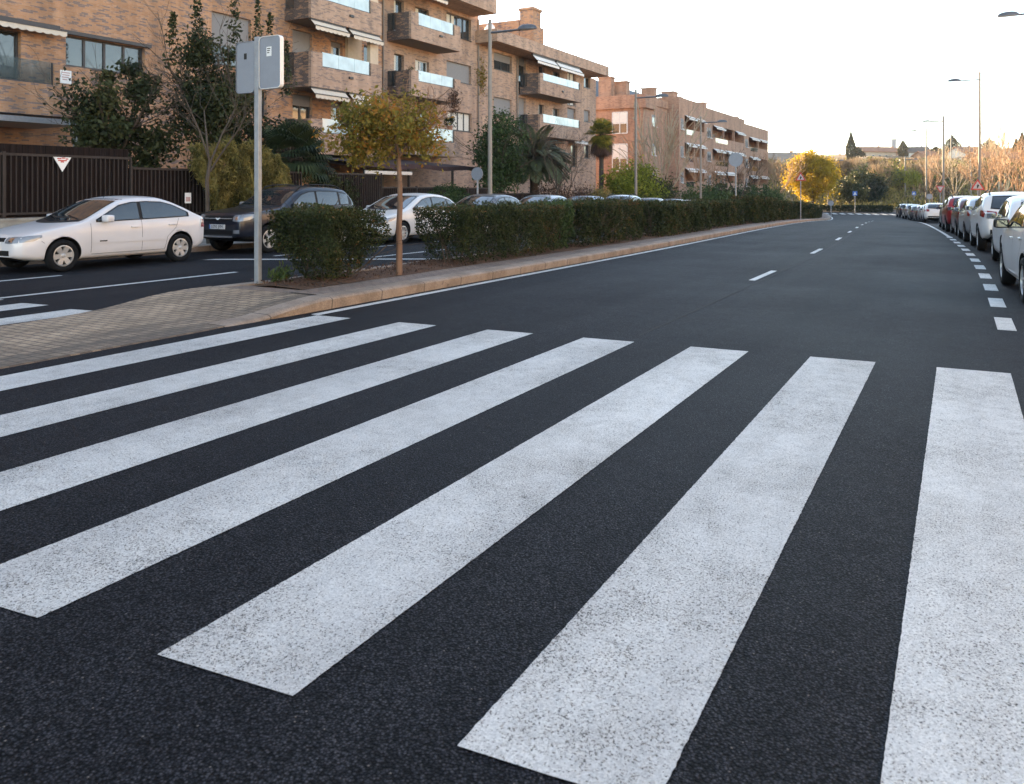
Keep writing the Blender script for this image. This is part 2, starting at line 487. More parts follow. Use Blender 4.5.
M['sign_back'] = simple('sign_back', (.25, .275, .315), .5, metal=.2, var=.06, scale=5)
M['sign_white'] = simple('sign_white', (.80, .80, .79), .4, var=.03)
M['sign_face'] = simple('sign_face', (.42, .38, .38), .5, var=.05)
M['sign_pink'] = simple('faded_red_print', (.52, .33, .31), .6)
M['sign_red'] = simple('sign_red', (.52, .025, .022), .4, var=.05)
M['sign_blue'] = simple('sign_blue', (.03, .12, .40), .4, var=.05)
M['terracotta'] = simple('roof_tile', (.36, .16, .095), .85, var=.2, scale=1.5)
M['roof_tan'] = simple('tan_roof', (.30, .22, .17), .85, var=.15, scale=1)
M['roof_dark'] = simple('dark_tile_roof', (.10, .085, .08), .85, var=.15, scale=1)
M['house_wall'] = simple('house_wall', (.56, .42, .31), .9, var=.1, scale=.6)
M['house_white'] = simple('house_white', (.68, .63, .57), .9, var=.06)
M['house_brick'] = simple('house_brick', (.42, .22, .14), .9, var=.12)
# ------------------------------------------------------------------ the setting: ground, roads, kerbs, markings
def P3(t, s, dz=0.0):
    return (t+bend(s), s, gz(s)+dz)

def frange(a, b, d):
    n = max(1, int(math.ceil((b-a)/d-1e-6)))
    return [a+(b-a)*i/n for i in range(n+1)]

def sweep(name, prof, s0, s1, mat, ds=1.5, kind='structure', closed=False, parent=None, smooth=False):
    """sweep a cross-section [(offset across, height)] along the road; prof may be a function of s"""
    mb = MB()
    S = frange(s0, s1, ds)
    rows = []
    for s in S:
        pr = prof(s) if callable(prof) else prof
        rows.append([P3(t, s, z) for t, z in pr])
    n = len(rows[0])
    vs = [p for r in rows for p in r]
    fs = []
    for i in range(len(rows)-1):
        for j in range(n if closed else n-1):
            j2 = (j+1) % n
            fs.append((i*n+j, i*n+j2, (i+1)*n+j2, (i+1)*n+j))
    mb.mesh(vs, fs)
    if closed:
        mb.face(rows[0]); mb.face(rows[-1])
    o = mb.build(name, mat, parent, smooth=smooth)
    if kind: o['kind'] = kind
    return o

def sheet_grid(name, xs, ys, hf, mat, skip=None):
    mb = MB()
    nx = len(xs)
    mb.v = [(x, y, hf(x, y)) for y in ys for x in xs]
    for j in range(len(ys)-1):
        for i in range(nx-1):
            if skip and skip((xs[i]+xs[i+1])/2, (ys[j]+ys[j+1])/2): continue
            mb.f.append((j*nx+i, j*nx+i+1, (j+1)*nx+i+1, (j+1)*nx+i)); mb.m.append(0)
    o = mb.build(name, mat, smooth=True)
    o['kind'] = 'structure'
    return o

def hill_wob(t, s):
    d = math.hypot(t, s)
    if d < 175: return 0
    q = min(1, (d-175)/60)
    return q*(1.6*math.sin(t*.031+s*.017)+1.1*math.sin(t*.067-s*.041+1.7))
def far_z(t, s):
    d = math.hypot(t, s)
    z = ground_z(t, s)-.04+hill_wob(t, s)
    if d > 700: z += 48*min(1, (d-700)/900)**1.2
    return z
xs = [-1900,-1400,-1000,-700,-500,-380,-300]+frange(-260, 260, 8)+[300,380,500,700,1000,1400,1900]
ys = [-900,-400,-150]+frange(-80, 20, 10)+frange(22.5, 150, 2.5)+frange(154, 420, 8)+[450,500,560,640,720,820,950,1100,1400,1800,2200]
sheet_grid('ground', xs, ys, far_z, M['hill_ground'])

sweep('main_road', [(-7.6, 0.0), (2.72, 0.0)], -40, 119, M['asphalt'])
sweep('side_road', [(-16.9, 0.0), (-8.9, 0.0)], -40, 119, M['asphalt_old'])
# the plain strip between the carriageways before the median starts
sweep('crossing_strip', [(-8.9, -.001), (-7.6, -.001)], -40, 9.0, M['asphalt_old'])

# roundabout ahead: cross street at the far end
def far_pt(t, s, dz=0): return (t, s, gz(s)+dz)
mb = MB(); mb.mesh([far_pt(-60, 119.0), far_pt(30, 119.0), far_pt(30, 141), far_pt(-60, 141)], [(0, 1, 2, 3)])
mb.build('cross_street', M['asphalt_old'])['kind'] = 'structure'

# zebra crossing on the main carriageway: seven broad stripes
mb = MB()
lefts = [-6.84, -5.66, -4.52, -3.41, -2.30, -1.205, -.18, .92, 1.98]
for i, a in enumerate(lefts):
    w = .50 if i < 2 else .545
    n0, n1 = 1.97+.11*a, 7.84+.075*a
    n0b, n1b = 1.97+.11*(a+w), 7.84+.075*(a+w)
    N = 300; vs = []
    rj = random.Random(100+i)
    for q in range(N+1):
        f = q/N
        j0, j1 = rj.gauss(0, .0009), rj.gauss(0, .0009)
        e0 = rj.gauss(0, .002) if q in (0, N) else 0
        vs += [P3(a+j0, n0+(n1-n0)*f+e0, .004), P3(a+w/2, (n0+n0b)/2+((n1+n1b)/2-(n0+n0b)/2)*f+rj.gauss(0, .0015)*(q in (0, N)), .004), P3(a+w+j1, n0b+(n1b-n0b)*f+e0, .004)]
    mb.mesh(vs, [(3*q+k, 3*q+k+1, 3*q+4+k, 3*q+3+k) for q in range(N) for k in range(2)])
mb.build('zebra_crossing', M['paint'])['kind'] = 'structure'
mb = MB()
for a in (-9.92, -11.02, -12.08, -13.1, -14.1):
    mb.mesh([P3(a, .6, .004), P3(a+.5, .6, .004), P3(a+.5, 6.22, .004), P3(a, 6.15, .004)], [(0, 1, 2, 3)])
mb.build('side_zebra_crossing', M['paint_far'])['kind'] = 'structure'

def line(mb, t0, t1, s0, s1, dz=.004):
    S = frange(s0, s1, 1.5)
    vs = [P3(t, s, dz) for s in S for t in (t0, t1)]
    mb.mesh(vs, [(2*i, 2*i+1, 2*i+3, 2*i+2) for i in range(len(S)-1)])
mb = MB()
line(mb, -6.96, -6.83, 7.35, 112)                                 # edge line along the kerb
for a, b in ((14.0, 16.0), (21.3, 23.4), (28.6, 30.6), (35.8, 37.8), (43, 45), (50.2, 52.2), (57.4, 59.4), (64.6, 66.6), (72, 74), (79, 81)):
    line(mb, -3.16, -3.05, a, b)                                  # lane dashes
s = 10.31
while s < 33:                                                     # short dashes along the parking lane
    line(mb, .36, .54, s, s+1.02); s += 2.06
line(mb, .40, .52, 33.2, 76)
line(mb, -11.86, -11.74, -6, 10.5)                                # side carriageway
for a in (14.5, 22, 29.5, 37, 44.5, 52, 59.5): line(mb, -11.86, -11.74, a, a+3.2)
line(mb, -14.06, -13.95, 2.0, 8.5)
for a in (13.6, 20.2, 26.8, 33.4, 40, 46.6, 53.2): line(mb, -14.06, -13.95, a, a+4.6)
line(mb, -9.74, -9.62, 9.5, 112)
mb.build('lane_lines', M['paint_far'])['kind'] = 'structure'
mb = MB()
line(mb, -2.97, -2.935, 8.0, 46, .0025)
mb.build('road_seam', M['seam'])['kind'] = 'structure'
mb = MB()                                                         # broad bar across the side carriageway
mb.mesh([P3(-14.5, 11.95, .0075), P3(-14.45, 12.28, .0075), P3(-10.3, 14.95, .0075), P3(-10.35, 14.6, .0075)], [(0, 1, 2, 3)])
mb.build('bay_line', M['paint_far'])['kind'] = 'structure'
mb = MB()                                                         # crossing at the far end of the street
for a in frange(-7.0, 2.2, 1.05)[:-1]:
    mb.mesh([P3(a, 113.5, .006), P3(a+.55, 113.5, .006), P3(a+.55, 118, .006), P3(a, 118, .006)], [(0, 1, 2, 3)])
mb.build('far_zebra_crossing', M['paint_far'])['kind'] = 'structure'

# median: sloped brick ramp, kerbs, paving strip, planting bed
def smooth(a, b, x):
    u = min(1, max(0, (x-a)/(b-a))); return u*u*(3-2*u)
def ramp_left(s): return np.interp(s, [1, 5.0, 5.6, 6.13, 6.7, 7.3, 7.9, 8.6], [-9.3, -9.3, -9.36, -9.48, -9.68, -9.72, -9.55, -9.38])
def ramp_h(s): return .012+.118*smooth(6.3, 8.0, s)
def ramp_prof(s):
    r = float(np.interp(s, [1, 6.0, 7.0, 8.2, 8.6], [-7.14, -7.14, -7.28, -7.36, -7.36]))
    l = float(ramp_left(s)); h = ramp_h(s)
    return [(l-.012, -.02)]+[(l+(r-l)*k/6, h) for k in range(7)]+[(r+.03, -.02)]
sweep('ramp', ramp_prof, 1.0, 8.0, M['ramp_paving'], .3)
def kerb_prof(s):
    h = .014+.138*smooth(6.35, 7.75, s)
    f = -7.08-.06*smooth(7.6, 6.3, s)
    return [(f, -.05), (f+.02, h-.03), (f-.015, h-.008), (f-.05, h), (f-.29, h+.004), (f-.29, -.05)]
sweep('kerb', kerb_prof, 6.2, 112, M['kerb'], .5)
def lk_prof(s):
    h = .02+.115*smooth(6.6, 8.0, s)
    o = float(ramp_left(s))+.14 if s < 8.6 else -9.38+.14
    return [(o-.13, -.05), (o-.12, h), (o+.13, h+.003), (o+.13, -.05)]
sweep('kerb', lk_prof, 6.9, 112, M['kerb'], .7)
sweep('median_paving', [(-7.98, .139), (-7.36, .139)], 8.0, 112, M['median_paving'])
sweep('median_paving', [(-9.4, .128), (-7.98, .13)], 8.0, 8.35, M['median_paving'])
random.seed(3)
sweep('planting_bed', lambda s: [(-9.32, .10), (-9.05, .15+.03*math.sin(s*2.1)), (-8.6, .165+.03*math.sin(s*3.3+1)), (-7.97+.04*math.sin(s*1.9), .142)], 8.3, 112, M['soil'], .35, smooth=True)

# pavements either side
sweep('kerb', [(-16.62, -.05), (-16.64, .13), (-16.9, .134), (-16.9, -.05)], -40, 119, M['kerb'])
sweep('pavement', [(-20.5, .13), (-16.9, .13)], -40, 119, M['sidewalk'])
sweep('garden_soil', [(-29, .5), (-19.75, .45)], -40, 119, M['soil'])
sweep('kerb', [(2.70, -.05), (2.72, .13), (3.0, .134), (3.0, -.05)], -40, 119, M['kerb'])
sweep('pavement', [(3.0, .13), (6.2, .13)], -40, 119, M['sidewalk'])
sweep('verge', [(6.2, .10), (9, .16), (30, .3)], -40, 122, M['dry_grass'])
# ------------------------------------------------------------------ buildings
def wall_x(mb, x, y0, y1, z0, z1, ops, depth=.2, mi=0):
    """wall in the plane X=x looking towards +X, with window holes and their reveals"""
    ys = sorted({y0, y1, *[v for o in ops for v in o[:2] if y0 < v < y1]})
    zs = sorted({z0, z1, *[v for o in ops for v in o[2:4] if z0 < v < z1]})
    for i in range(len(ys)-1):
        for j in range(len(zs)-1):
            cy, cz = (ys[i]+ys[i+1])/2, (zs[j]+zs[j+1])/2
            if any(o[0] < cy < o[1] and o[2] < cz < o[3] for o in ops): continue
            mb.face([(x, ys[i], zs[j]), (x, ys[i+1], zs[j]), (x, ys[i+1], zs[j+1]), (x, ys[i], zs[j+1])], mi)
    for a, b, c, d in [o[:4] for o in ops]:
        xb = x-depth-.12
        mb.face([(x, a, c), (x, a, d), (xb, a, d), (xb, a, c)], mi); mb.face([(x, b, c), (xb, b, c), (xb, b, d), (x, b, d)], mi)
        mb.face([(x, a, c), (xb, a, c), (xb, b, c), (x, b, c)], mi); mb.face([(x, a, d), (x, b, d), (xb, b, d), (xb, a, d)], mi)

def window(par, org, x, y0, y1, z0, z1, panes=2, shut=0.0, fm=None, kind='glass', depth=.2, name='window'):
    """frame, pane and roller shutter in an opening of the plane X=x"""
    fm = fm or M['frame']
    xb = x-depth
    fw = .055
    f = MB(org)
    for a, b in ((y0, y0+fw), (y1-fw, y1)): f.box(xb-.05, xb+.02, a, b, z0, z1)
    f.box(xb-.05, xb+.018, y0+fw, y1-fw, z0, z0+fw); f.box(xb-.05, xb+.018, y0+fw, y1-fw, z1-fw, z1)
    w = (y1-y0)/panes
    for k in range(1, panes): f.box(xb-.05, xb+.025, y0+k*w-fw*.8, y0+k*w+fw*.8, z0+fw, z1-fw)
    f.box(x-.06, x+.035, y0-.04, y1+.04, z0-.06, z0-.003)                       # sill
    o = f.build(name, fm, par)
    g = MB(org)
    g.face([(xb-.02, y0+fw, z0+fw), (xb-.02, y1-fw, z0+fw), (xb-.02, y1-fw, z1-fw), (xb-.02, y0+fw, z1-fw)])
    g.build('pane', M['curtain'] if kind == 'curtain' else M['glass'], o)
    if kind == 'half':
        c = MB(org); c.box(xb-.016, xb-.010, y0+fw, y0+fw+(y1-y0)*.38, z0+fw, z1-fw); c.build('curtain', M['curtain'], o)
    if shut > 0:
        s = MB(org)
        zb = z1-(z1-z0)*shut
        n = max(3, int((z1-zb)/.055)); h = (z1-zb)/n
        for k in range(n): s.box(xb+.028, xb+.042, y0+.01, y1-.01, zb+k*h+.006, zb+(k+1)*h)
        s.box(xb+.026, xb+.030, y0+.01, y1-.01, zb, z1-.001)
        s.build('shutter', M['shutter'], o)
    return o

def balcony(par, org, x0, x1, y0, y1, z0, z1, glass=None, front=None, side=None, side_rail=True, gm=None):
    """brick parapet with a glazed notch, on a slab from the wall X=x0 to the front X=x1"""
    front = front or M['brick_pale']; side = side or M['brick_shaded']
    th = .16
    b = MB(org)
    # front parapet
    if glass:
        ga, gb, gz0 = glass
        b.box(x1-th, x1, y0, ga, z0, z1, 0); b.box(x1-th, x1, gb, y1, z0, z1, 0); b.box(x1-th, x1, ga, gb, z0, gz0, 0)
    else: b.box(x1-th, x1, y0, y1, z0, z1, 0)
    xs = x0+.62 if side_rail else x0
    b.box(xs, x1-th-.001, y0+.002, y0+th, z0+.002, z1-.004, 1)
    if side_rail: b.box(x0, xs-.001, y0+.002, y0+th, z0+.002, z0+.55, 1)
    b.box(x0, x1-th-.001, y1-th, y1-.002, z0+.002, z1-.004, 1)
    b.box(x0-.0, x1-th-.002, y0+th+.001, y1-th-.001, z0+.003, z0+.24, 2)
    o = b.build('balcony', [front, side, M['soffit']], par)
    if glass:
        g = MB(org)
        n = max(2, int((gb-ga)/1.0)); w = (gb-ga-.1)/n
        for k in range(n): g.box(x1-.10, x1-.085, ga+.05+k*w+.008, ga+.05+(k+1)*w-.008, gz0+.05, z1+.06)
        g.build('glass_panel', gm or M['glass_rail'], o)
        r = MB(org)
        r.box(x1-.13, x1-.055, ga+.002, gb-.002, gz0+.002, gz0+.049)
        for e in (ga+.003, gb-.04): r.box(x1-.12, x1-.07, e, e+.037, gz0+.05, z1+.05)
        r.build('rail', M['frame'], o)
    if side_rail:
        g = MB(org); g.box(x0+.04, xs-.02, y0+.06, y0+.075, z0+.60, z1); g.build('glass_panel', M['glass'], o)
        r = MB(org)
        r.box(x0+.02, xs-.001, y0+.04, y0+.10, z1, z1+.04); r.box(x0+.02, x0+.05, y0+.05, y0+.09, z0+.55, z1); r.build('rail', M['frame'], o)
    return o

def awning(par, org, x, y0, y1, z, out=.42, drop=.30, mat=None, name='awning'):
    mb = MB(org)
    th = .012
    mb.mesh([(x, y0, z), (x, y1, z), (x+out, y1, z-drop), (x+out, y0, z-drop), (x, y0, z-th), (x, y1, z-th), (x+out, y1, z-drop-th), (x+out, y0, z-drop-th)],
            [(0, 1, 2, 3), (7, 6, 5, 4), (0, 3, 7, 4), (1, 5, 6, 2)])
    n = max(4, int((y1-y0)/.28))
    prev = None
    top = z-drop
    N = n*6
    vs = []; fs = []
    for i in range(N+1):
        y = y0+(y1-y0)*i/N
        d = .14+.05*abs(math.sin(math.pi*i/6))
        vs += [(x+out+.002, y, top), (x+out+.004, y, top-d)]
        if i: fs.append((2*i-2, 2*i, 2*i+1, 2*i-1))
    mb.mesh(vs, fs)
    o = mb.build(name, mat or M['awning'], par)
    b = MB(org); b.box(x-.12, x+.03, y0-.03, y1+.03, z+.004, z+.13); b.box(x+out-.02, x+out+.03, y0, y1, top+.002, top+.045)
    b.build('awning_case', M['frame'], o)
    return o

def apartment_near():
    X = -28.3; XF = -26.6
    org = (X, 25, 0)
    r = empty('apartment_building', org, 'tall mottled brick apartment building with glazed balconies and cream awnings behind the street trees', 'building')
    W = lambda *a, **k: window(r, org, X, *a, **k)
    A, PA = M['brick'], M['brick_pale']
    opsA, opsB, opsC = [], [], []
    def win(lst, y0, y1, z0, z1, **k):
        lst.append((y0, y1, z0, z1)); W(y0, y1, z0, z1, **k)
    # near block, mottled
    win(opsA, 13.2, 15.75, 4.4, 6.95, panes=2)
    win(opsA, 17.34, 20.56, 6.02, 7.12, panes=4)
    win(opsA, 23.8, 26.0, 7.0, 9.25, panes=2, shut=.62)
    win(opsA, 26.15, 26.95, 4.85, 6.05, panes=1)
    win(opsA, 20.8, 22.4, 10.4, 11.6, panes=2, shut=.4)
    win(opsA, 7.5, 10.5, 6.0, 7.15, panes=4); win(opsA, 2, 5, 6.0, 7.15, panes=4)
    for fl, (sh, kd) in zip((3.3, 6.45, 9.6), ((.0, 'glass'), (.55, 'glass'), (.3, 'half'))):
        win(opsA, 28.6, 29.95, fl+.2, fl+2.85, panes=2, shut=1.0 if fl == 6.45 else .2)
        win(opsA, 31.3, 32.2, fl+.2, fl+2.7, panes=1, fm=M['frame_white'], kind='half', shut=.1)
        win(opsA, 33.9, 34.8, fl+.2, fl+2.9, panes=1, shut=.0)
    w = MB(org)
    wall_x(w, X, -14, 35.55, 0, 13.2, opsA)
    w.box(X-13, X-.4, -14, 35.55, 0, 13.2)                                   # body behind the facade
    w.face([(X, -14, 0), (X-.4, -14, 0), (X-.4, -14, 13.2), (X, -14, 13.2)])
    w.build('wall', A, r)
    # middle block
    for fl in (3.6, 6.75, 9.9):
        win(opsB, 36.55, 37.5, fl+.2, fl+2.55, panes=1, kind='half'); win(opsB, 38.6, 40.0, fl+.2, fl+2.5, panes=2, kind='half', fm=M['frame_white'] if fl < 9 else None)
    win(opsB, 41.9, 44.8, 11.3, 12.7, panes=4, kind='half')
    win(opsB, 41.9, 44.8, 8.45, 9.65, panes=2, shut=.97)
    win(opsB, 42.0, 44.9, 5.3, 6.5, panes=4, kind='curtain')
    w = MB(org)
    wall_x(w, X, 35.55, 45.7, 0, 13.2, opsB)
    w.box(X-13, X-.4, 35.551, 45.7, 0, 13.2); w.face([(X, 45.7, 11), (X, 45.7, 13.2), (X-.4, 45.7, 13.2), (X-.4, 45.7, 11)])
    w.build('wall', PA, r)
    # lower block
    for z1, sh in ((11.05, .45), (7.95, .9), (5.0, .5)):
        win(opsC, 47.75, 50.3, z1-1.15, z1, panes=2, shut=sh)
    for fl in (8.45, 5.5):
        win(opsC, 51.3, 52.4, fl+.05, fl+2.75, panes=1, shut=.2 if fl > 6 else .9)
        win(opsC, 54.5, 55.4, fl+.05, fl+2.55, panes=1)
        win(opsC, 56.9, 58.1, fl+.05, fl+2.45, panes=2, kind='half')
        win(opsC, 59.6, 61.2, fl+.9 if fl < 6 else fl+.05, fl+2.75, panes=2, kind='curtain' if fl > 6 else 'glass', shut=.0 if fl > 6 else .7)
        win(opsC, 62.9, 64.2, fl+1.85, fl+2.85, panes=1, shut=.15 if fl > 6 else .9)
    win(opsC, 60.3, 61.5, 3.4, 5.2, panes=1); win(opsC, 63, 64.2, 4.2, 5.3, panes=1); win(opsC, 55, 57.5, 2.8, 5.1, panes=3)
    w = MB(org)
    wall_x(w, X, 45.7, 65.5, 0, 11.25, opsC)
    w.box(X-13, X-.4, 45.701, 65.5, 0, 11.25); w.face([(X, 65.5, 0), (X, 65.5, 11.25), (X-.4, 65.5, 11.25), (X-.4, 65.5, 0)])
    w.box(X-1.2, X-.42, 45.72, 46.2, 11.26, 12.9)
    w.build('wall', PA, r)
    # roofs
    b = MB(org); b.box(X-13.4, -26.45, -14.4, 45.0, 12.95, 14.35); b.build('roof', PA, r)
    b = MB(org)
    b.box(X-13.4, XF, 45.3, 64.4, 11.26, 12.08); b.box(X-13.4, X-.5, 64.41, 65.6, 11.255, 12.07)
    lo = b.build('roof', PA, r)
    b = MB(org); b.box(-32.2, -28.65, 52, 56, 12.085, 14.1); b.box(-28.6, -27.5, 52.02, 53.3, 12.085, 14.75); b.box(-28.7, -27.42, 51.95, 53.4, 14.755, 14.93)
    b.build('chimney', M['brick'], lo)
    b = MB(org)
    b.tube((-30, 49.6, 12.08), (-30, 49.6, 14.2), .03, .02, 6); b.tube((-29.2, 58.5, 12), (-29.2, 58.5, 14.3), .02, .015, 5)
    for k in range(5): b.tube((-29.2-.35, 58.5, 13.2+k*.22), (-29.2+.35, 58.5, 13.2+k*.22), .012, n=4)
    b.build('aerial', M['galv'], lo)
    b = MB(org)                                                               # satellite dish by the roof edge
    b.lathe([(0, .0), (.25, .05), (.42, .17), (.43, .18), (.25, .07), (0, .03)], (-29.6, 49.2, 13.0), 'y', 14)
    b.tube((-29.6, 49.3, 12.08), (-29.6, 49.3, 13), .03, n=6); b.build('satellite_dish', M['sign_white'], lo, smooth=True)
    # balconies
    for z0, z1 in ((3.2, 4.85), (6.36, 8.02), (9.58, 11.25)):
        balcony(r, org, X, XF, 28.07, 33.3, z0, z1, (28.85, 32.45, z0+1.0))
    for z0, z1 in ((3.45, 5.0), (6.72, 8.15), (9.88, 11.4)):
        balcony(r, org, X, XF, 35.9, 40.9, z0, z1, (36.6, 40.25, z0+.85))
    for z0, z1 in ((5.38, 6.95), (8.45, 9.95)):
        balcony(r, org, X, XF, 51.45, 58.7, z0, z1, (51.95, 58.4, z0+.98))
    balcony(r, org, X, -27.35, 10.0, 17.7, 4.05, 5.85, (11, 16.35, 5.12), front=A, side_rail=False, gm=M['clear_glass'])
    # piers in cream between the stacked balconies
    b = MB(org)
    for z0, z1 in ((4.86, 6.35), (8.03, 9.57), (11.26, 12.94)):
        b.box(-27.0, -26.78, 32.6, 33.25, z0, z1); b.box(X+.002, -28.1, 32.4, 33.5, z0-1.3, z1)
    b.build('pier', M['cream'], r)
    # awnings
    for y0, y1, z in ((28.15, 30.55, 9.5), (30.85, 33.2, 9.5), (28.15, 30.55, 6.28), (30.85, 33.2, 6.28), (10.5, 17.05, 7.25), (36.5, 39.2, 12.85)):
        awning(r, org, -26.68 if y0 > 20 else X+.05, y0, y1, z, .3 if y0 > 20 else .5, .30 if y0 > 20 else .14)
    awning(r, org, -26.75, 50.6, 54.1, 11.12, .4, .42, M['awning_white']); awning(r, org, -26.75, 54.4, 58.6, 11.12, .4, .42, M['awning_white'])
    awning(r, org, X+.04, 59.5, 62.2, 5.7, .7, .25, M['awning_white'])
    # blind box over the long window, notice, downpipes, lamps
    b = MB(org); b.box(X+.003, X+.16, 17.1, 20.75, 7.14, 7.27); b.build('blind_box', M['frame'], r)
    b = MB(org); b.box(-27.345, -27.335, 16.55, 16.95, 5.22, 5.68)
    nb = b.build('notice', M['sign_white'], r)
    b = MB(org)
    for k, (a, c, q) in enumerate(((16.6, 16.9, 5.58), (16.62, 16.88, 5.50), (16.6, 16.86, 5.42), (16.62, 16.8, 5.34))): b.box(-27.334, -27.331, a, c, q, q+.035)
    b.build('notice_print', M['sign_pink'], nb)
    for y in (35.5, 45.62, 51.0):
        b = MB(org); b.tube((X+.07, y, .3), (X+.07, y, 12.9 if y < 46 else 11.2), .05, n=8); b.build('downpipe', M['soffit'], r)
    for y, z in ((30.7, 7.0), (30.75, 10.1), (38.6, 10.4), (55, 8.9)):
        b = MB(org); b.box(XF+.002, XF+.10, y, y+.28, z, z+.12, b=.02); b.build('wall_lamp', M['frame'], r)
    # outdoor chair, pot plants on the near balconies
    return r

apartment_near()

def apartment_far():
    org = (-28, 100, -1.5)
    r = empty('apartment_building', org, 'terraced orange brick apartment building stepping down the street beyond the palms', 'building')
    BR = M['brick_far']
    zb = -2.2
    # (front X, y0, y1, roof top, parapet bottom, bay kind)
    w = MB(org)
    # block with the plain end wall and two stair windows
    x = -27.9
    w.box(-41, x, 76.5, 84, zb, 10.9); w.build('wall', BR, r)
    # end wall windows look towards -Y
    for z0, z1 in ((7.2, 9.35), (3.4, 6.1)):
        f = MB(org)
        for a in (-31.2, -29.6, -30.4): f.box(a-.05, a+.05, 76.42, 76.495, z0, z1)
        for z in (z0, z1, (z0+z1)/2): f.box(-31.2, -29.6, 76.43, 76.494, z-.05, z+.05)
        o = f.build('window', M['frame_white'], r)
        g = MB(org); g.face([(-31.2, 76.46, z0), (-29.6, 76.46, z0), (-29.6, 76.46, z1), (-31.2, 76.46, z1)]); g.build('pane', M['glass'], o)
        s = MB(org); s.box(-31.15, -29.65, 76.44, 76.455, z0+(z1-z0)*.45, z1-.06); s.build('shutter', M['awning_white'], o)
    for y0, y1, z in ((79, 80, 8.6), (79, 80, 5.6), (79, 80, 2.6)):
        window(r, org, x+.23, y0, y1, z-.6, z+.6, 1, .2, M['frame_white'])
    rf = MB(org); rf.box(-41.2, x+.35, 76.2, 79.5, 8.95+.75, 11.05); rf.box(-41.2, x+.12, 79.52, 84, 10.2, 11.0)
    ro = rf.build('roof', BR, r)
    for a, b0, b1, t in ((-31, 78, 79, 12.6), (-29.5, 82.2, 83.1, 12.3), (-32.2, 76.8, 77.8, 13.0), (-29.2, 88, 89.6, 12.5), (-29.5, 101, 102.6, 12.5), (-30, 93, 93.9, 12.4), (-29.4, 118, 119.0, 12.0)):
        c = MB(org); c.box(a-.7, a+.7, b0, b1, 10.5, t); c.box(a-.78, a+.78, b0-.08, b1+.08, t+.001, t+.14); c.build('chimney', BR, ro)
    c = MB(org); c.tube((-31, 83.5, 11), (-31, 83.5, 17.5), .06, .03, 6)
    for k in range(6): c.tube((-31.5, 83.5, 14.4+.45*k), (-30.5, 83.5, 14.4+.45*k), .03, n=4)
    c.build('aerial', M['galv'], ro)
    # sloped dark skylight roof, extended to block sun coming through the gap
    c = MB(org); c.prism([(-40.5, 11.06), (-33.6, 11.06), (-34.8, 13.4), (-40.5, 13.4)], 'y', 76.6, 95)
    c.build('roof', M['roof_metal'], r)
    def block(x, y0, y1, ztop, zpar, floors, bays, strip):
        """loggia block: solid parapets between open storeys"""
        wb = MB(org)
        depth = 2.2
        wb.box(-41, x-depth, y0, y1, zb, zpar)                                 # rear wall
        wb.box(x-depth+.001, x, y0, y0+strip, zb, zpar)                           # solid strip at the near end
        wb.box(x-depth+.001, x-.02, y1-.35, y1, zb, zpar)
        wb.box(-41, x, y0-.002, y1+.002, zpar+.002, ztop)                              # roof parapet
        ya, yb = y0+strip, y1-.35
        wb.build('wall', BR, r)
        for z0, z1 in floors:
            b = MB(org)
            b.box(x-.16, x+.005, ya+.002, yb-.002, z0, z1); b.box(x-depth+.002, x-.161, ya+.002, yb-.002, z0, z0+.22)
            n = bays
            bo = b.build('balcony', BR, r)
            g = MB(org); g.box(x+.008, x+.02, ya+(yb-ya)*.08, ya+(yb-ya)*.44, z1-.62, z1-.06); g.build('glass_panel', M['glass'], bo)
            p = MB(org)
            for k in range(1, n):
                yy = ya+(yb-ya)*k/n; p.box(x-.30, x-.02, yy-.16, yy+.16, z1+.002, z1+1.6)
            p.build('pier', BR, bo)
            for k in range(n):
                q0 = ya+(yb-ya)*(k+.12)/n; q1 = ya+(yb-ya)*(k+.85)/n
                window(r, org, x-depth+.23, q0+.2, q0+.2+(q1-q0)*.62, z0+.25, z0+2.4, 2, R.choice((0, .2, .5)), kind=R.choice(('half', 'glass')))
            for k in range(n):
                if R.random() < .75:
                    q0 = ya+(yb-ya)*(k+.06)/n; q1 = ya+(yb-ya)*(k+.90)/n
                    awning(r, org, x-.06, q0, q1, z1+1.52, .5, .35, M['awning_white'])
        # small window in the solid strip
        for z0, z1 in floors:
            window(r, org, x+.22, y0+strip*.3, y0+strip*.75, z1-.2, z1+1.0, 2, .3, M['frame_white'])
    block(-26.6, 84.05, 94.2, 11.5, 9.65, [(6.7, 8.2), (3.75, 5.2), (.9, 2.4)], 2, 2.0)
    block(-27.0, 95.25, 115.6, 11.4, 9.45, [(6.5, 8.0), (3.65, 5.1), (.85, 2.3)], 3, 3.6)
    block(-27.4, 116.75, 133.5, 11.0, 9.15, [(6.2, 7.8), (3.4, 4.9), (.6, 2.1)], 2, 3.2)
    for ya, yb, zt in ((94.21, 95.24, 11.75), (115.61, 116.74, 11.3)):
        g = MB(org); g.box(-41, -28.2, ya, yb, zb, zt-.5); g.box(-41, -27.3, ya+.15, yb-.15, zt-.499, zt); g.build('wall', M['brick_shaded'], r)  # set back between blocks, recess shade put into the brick colour
    return r
apartment_far()

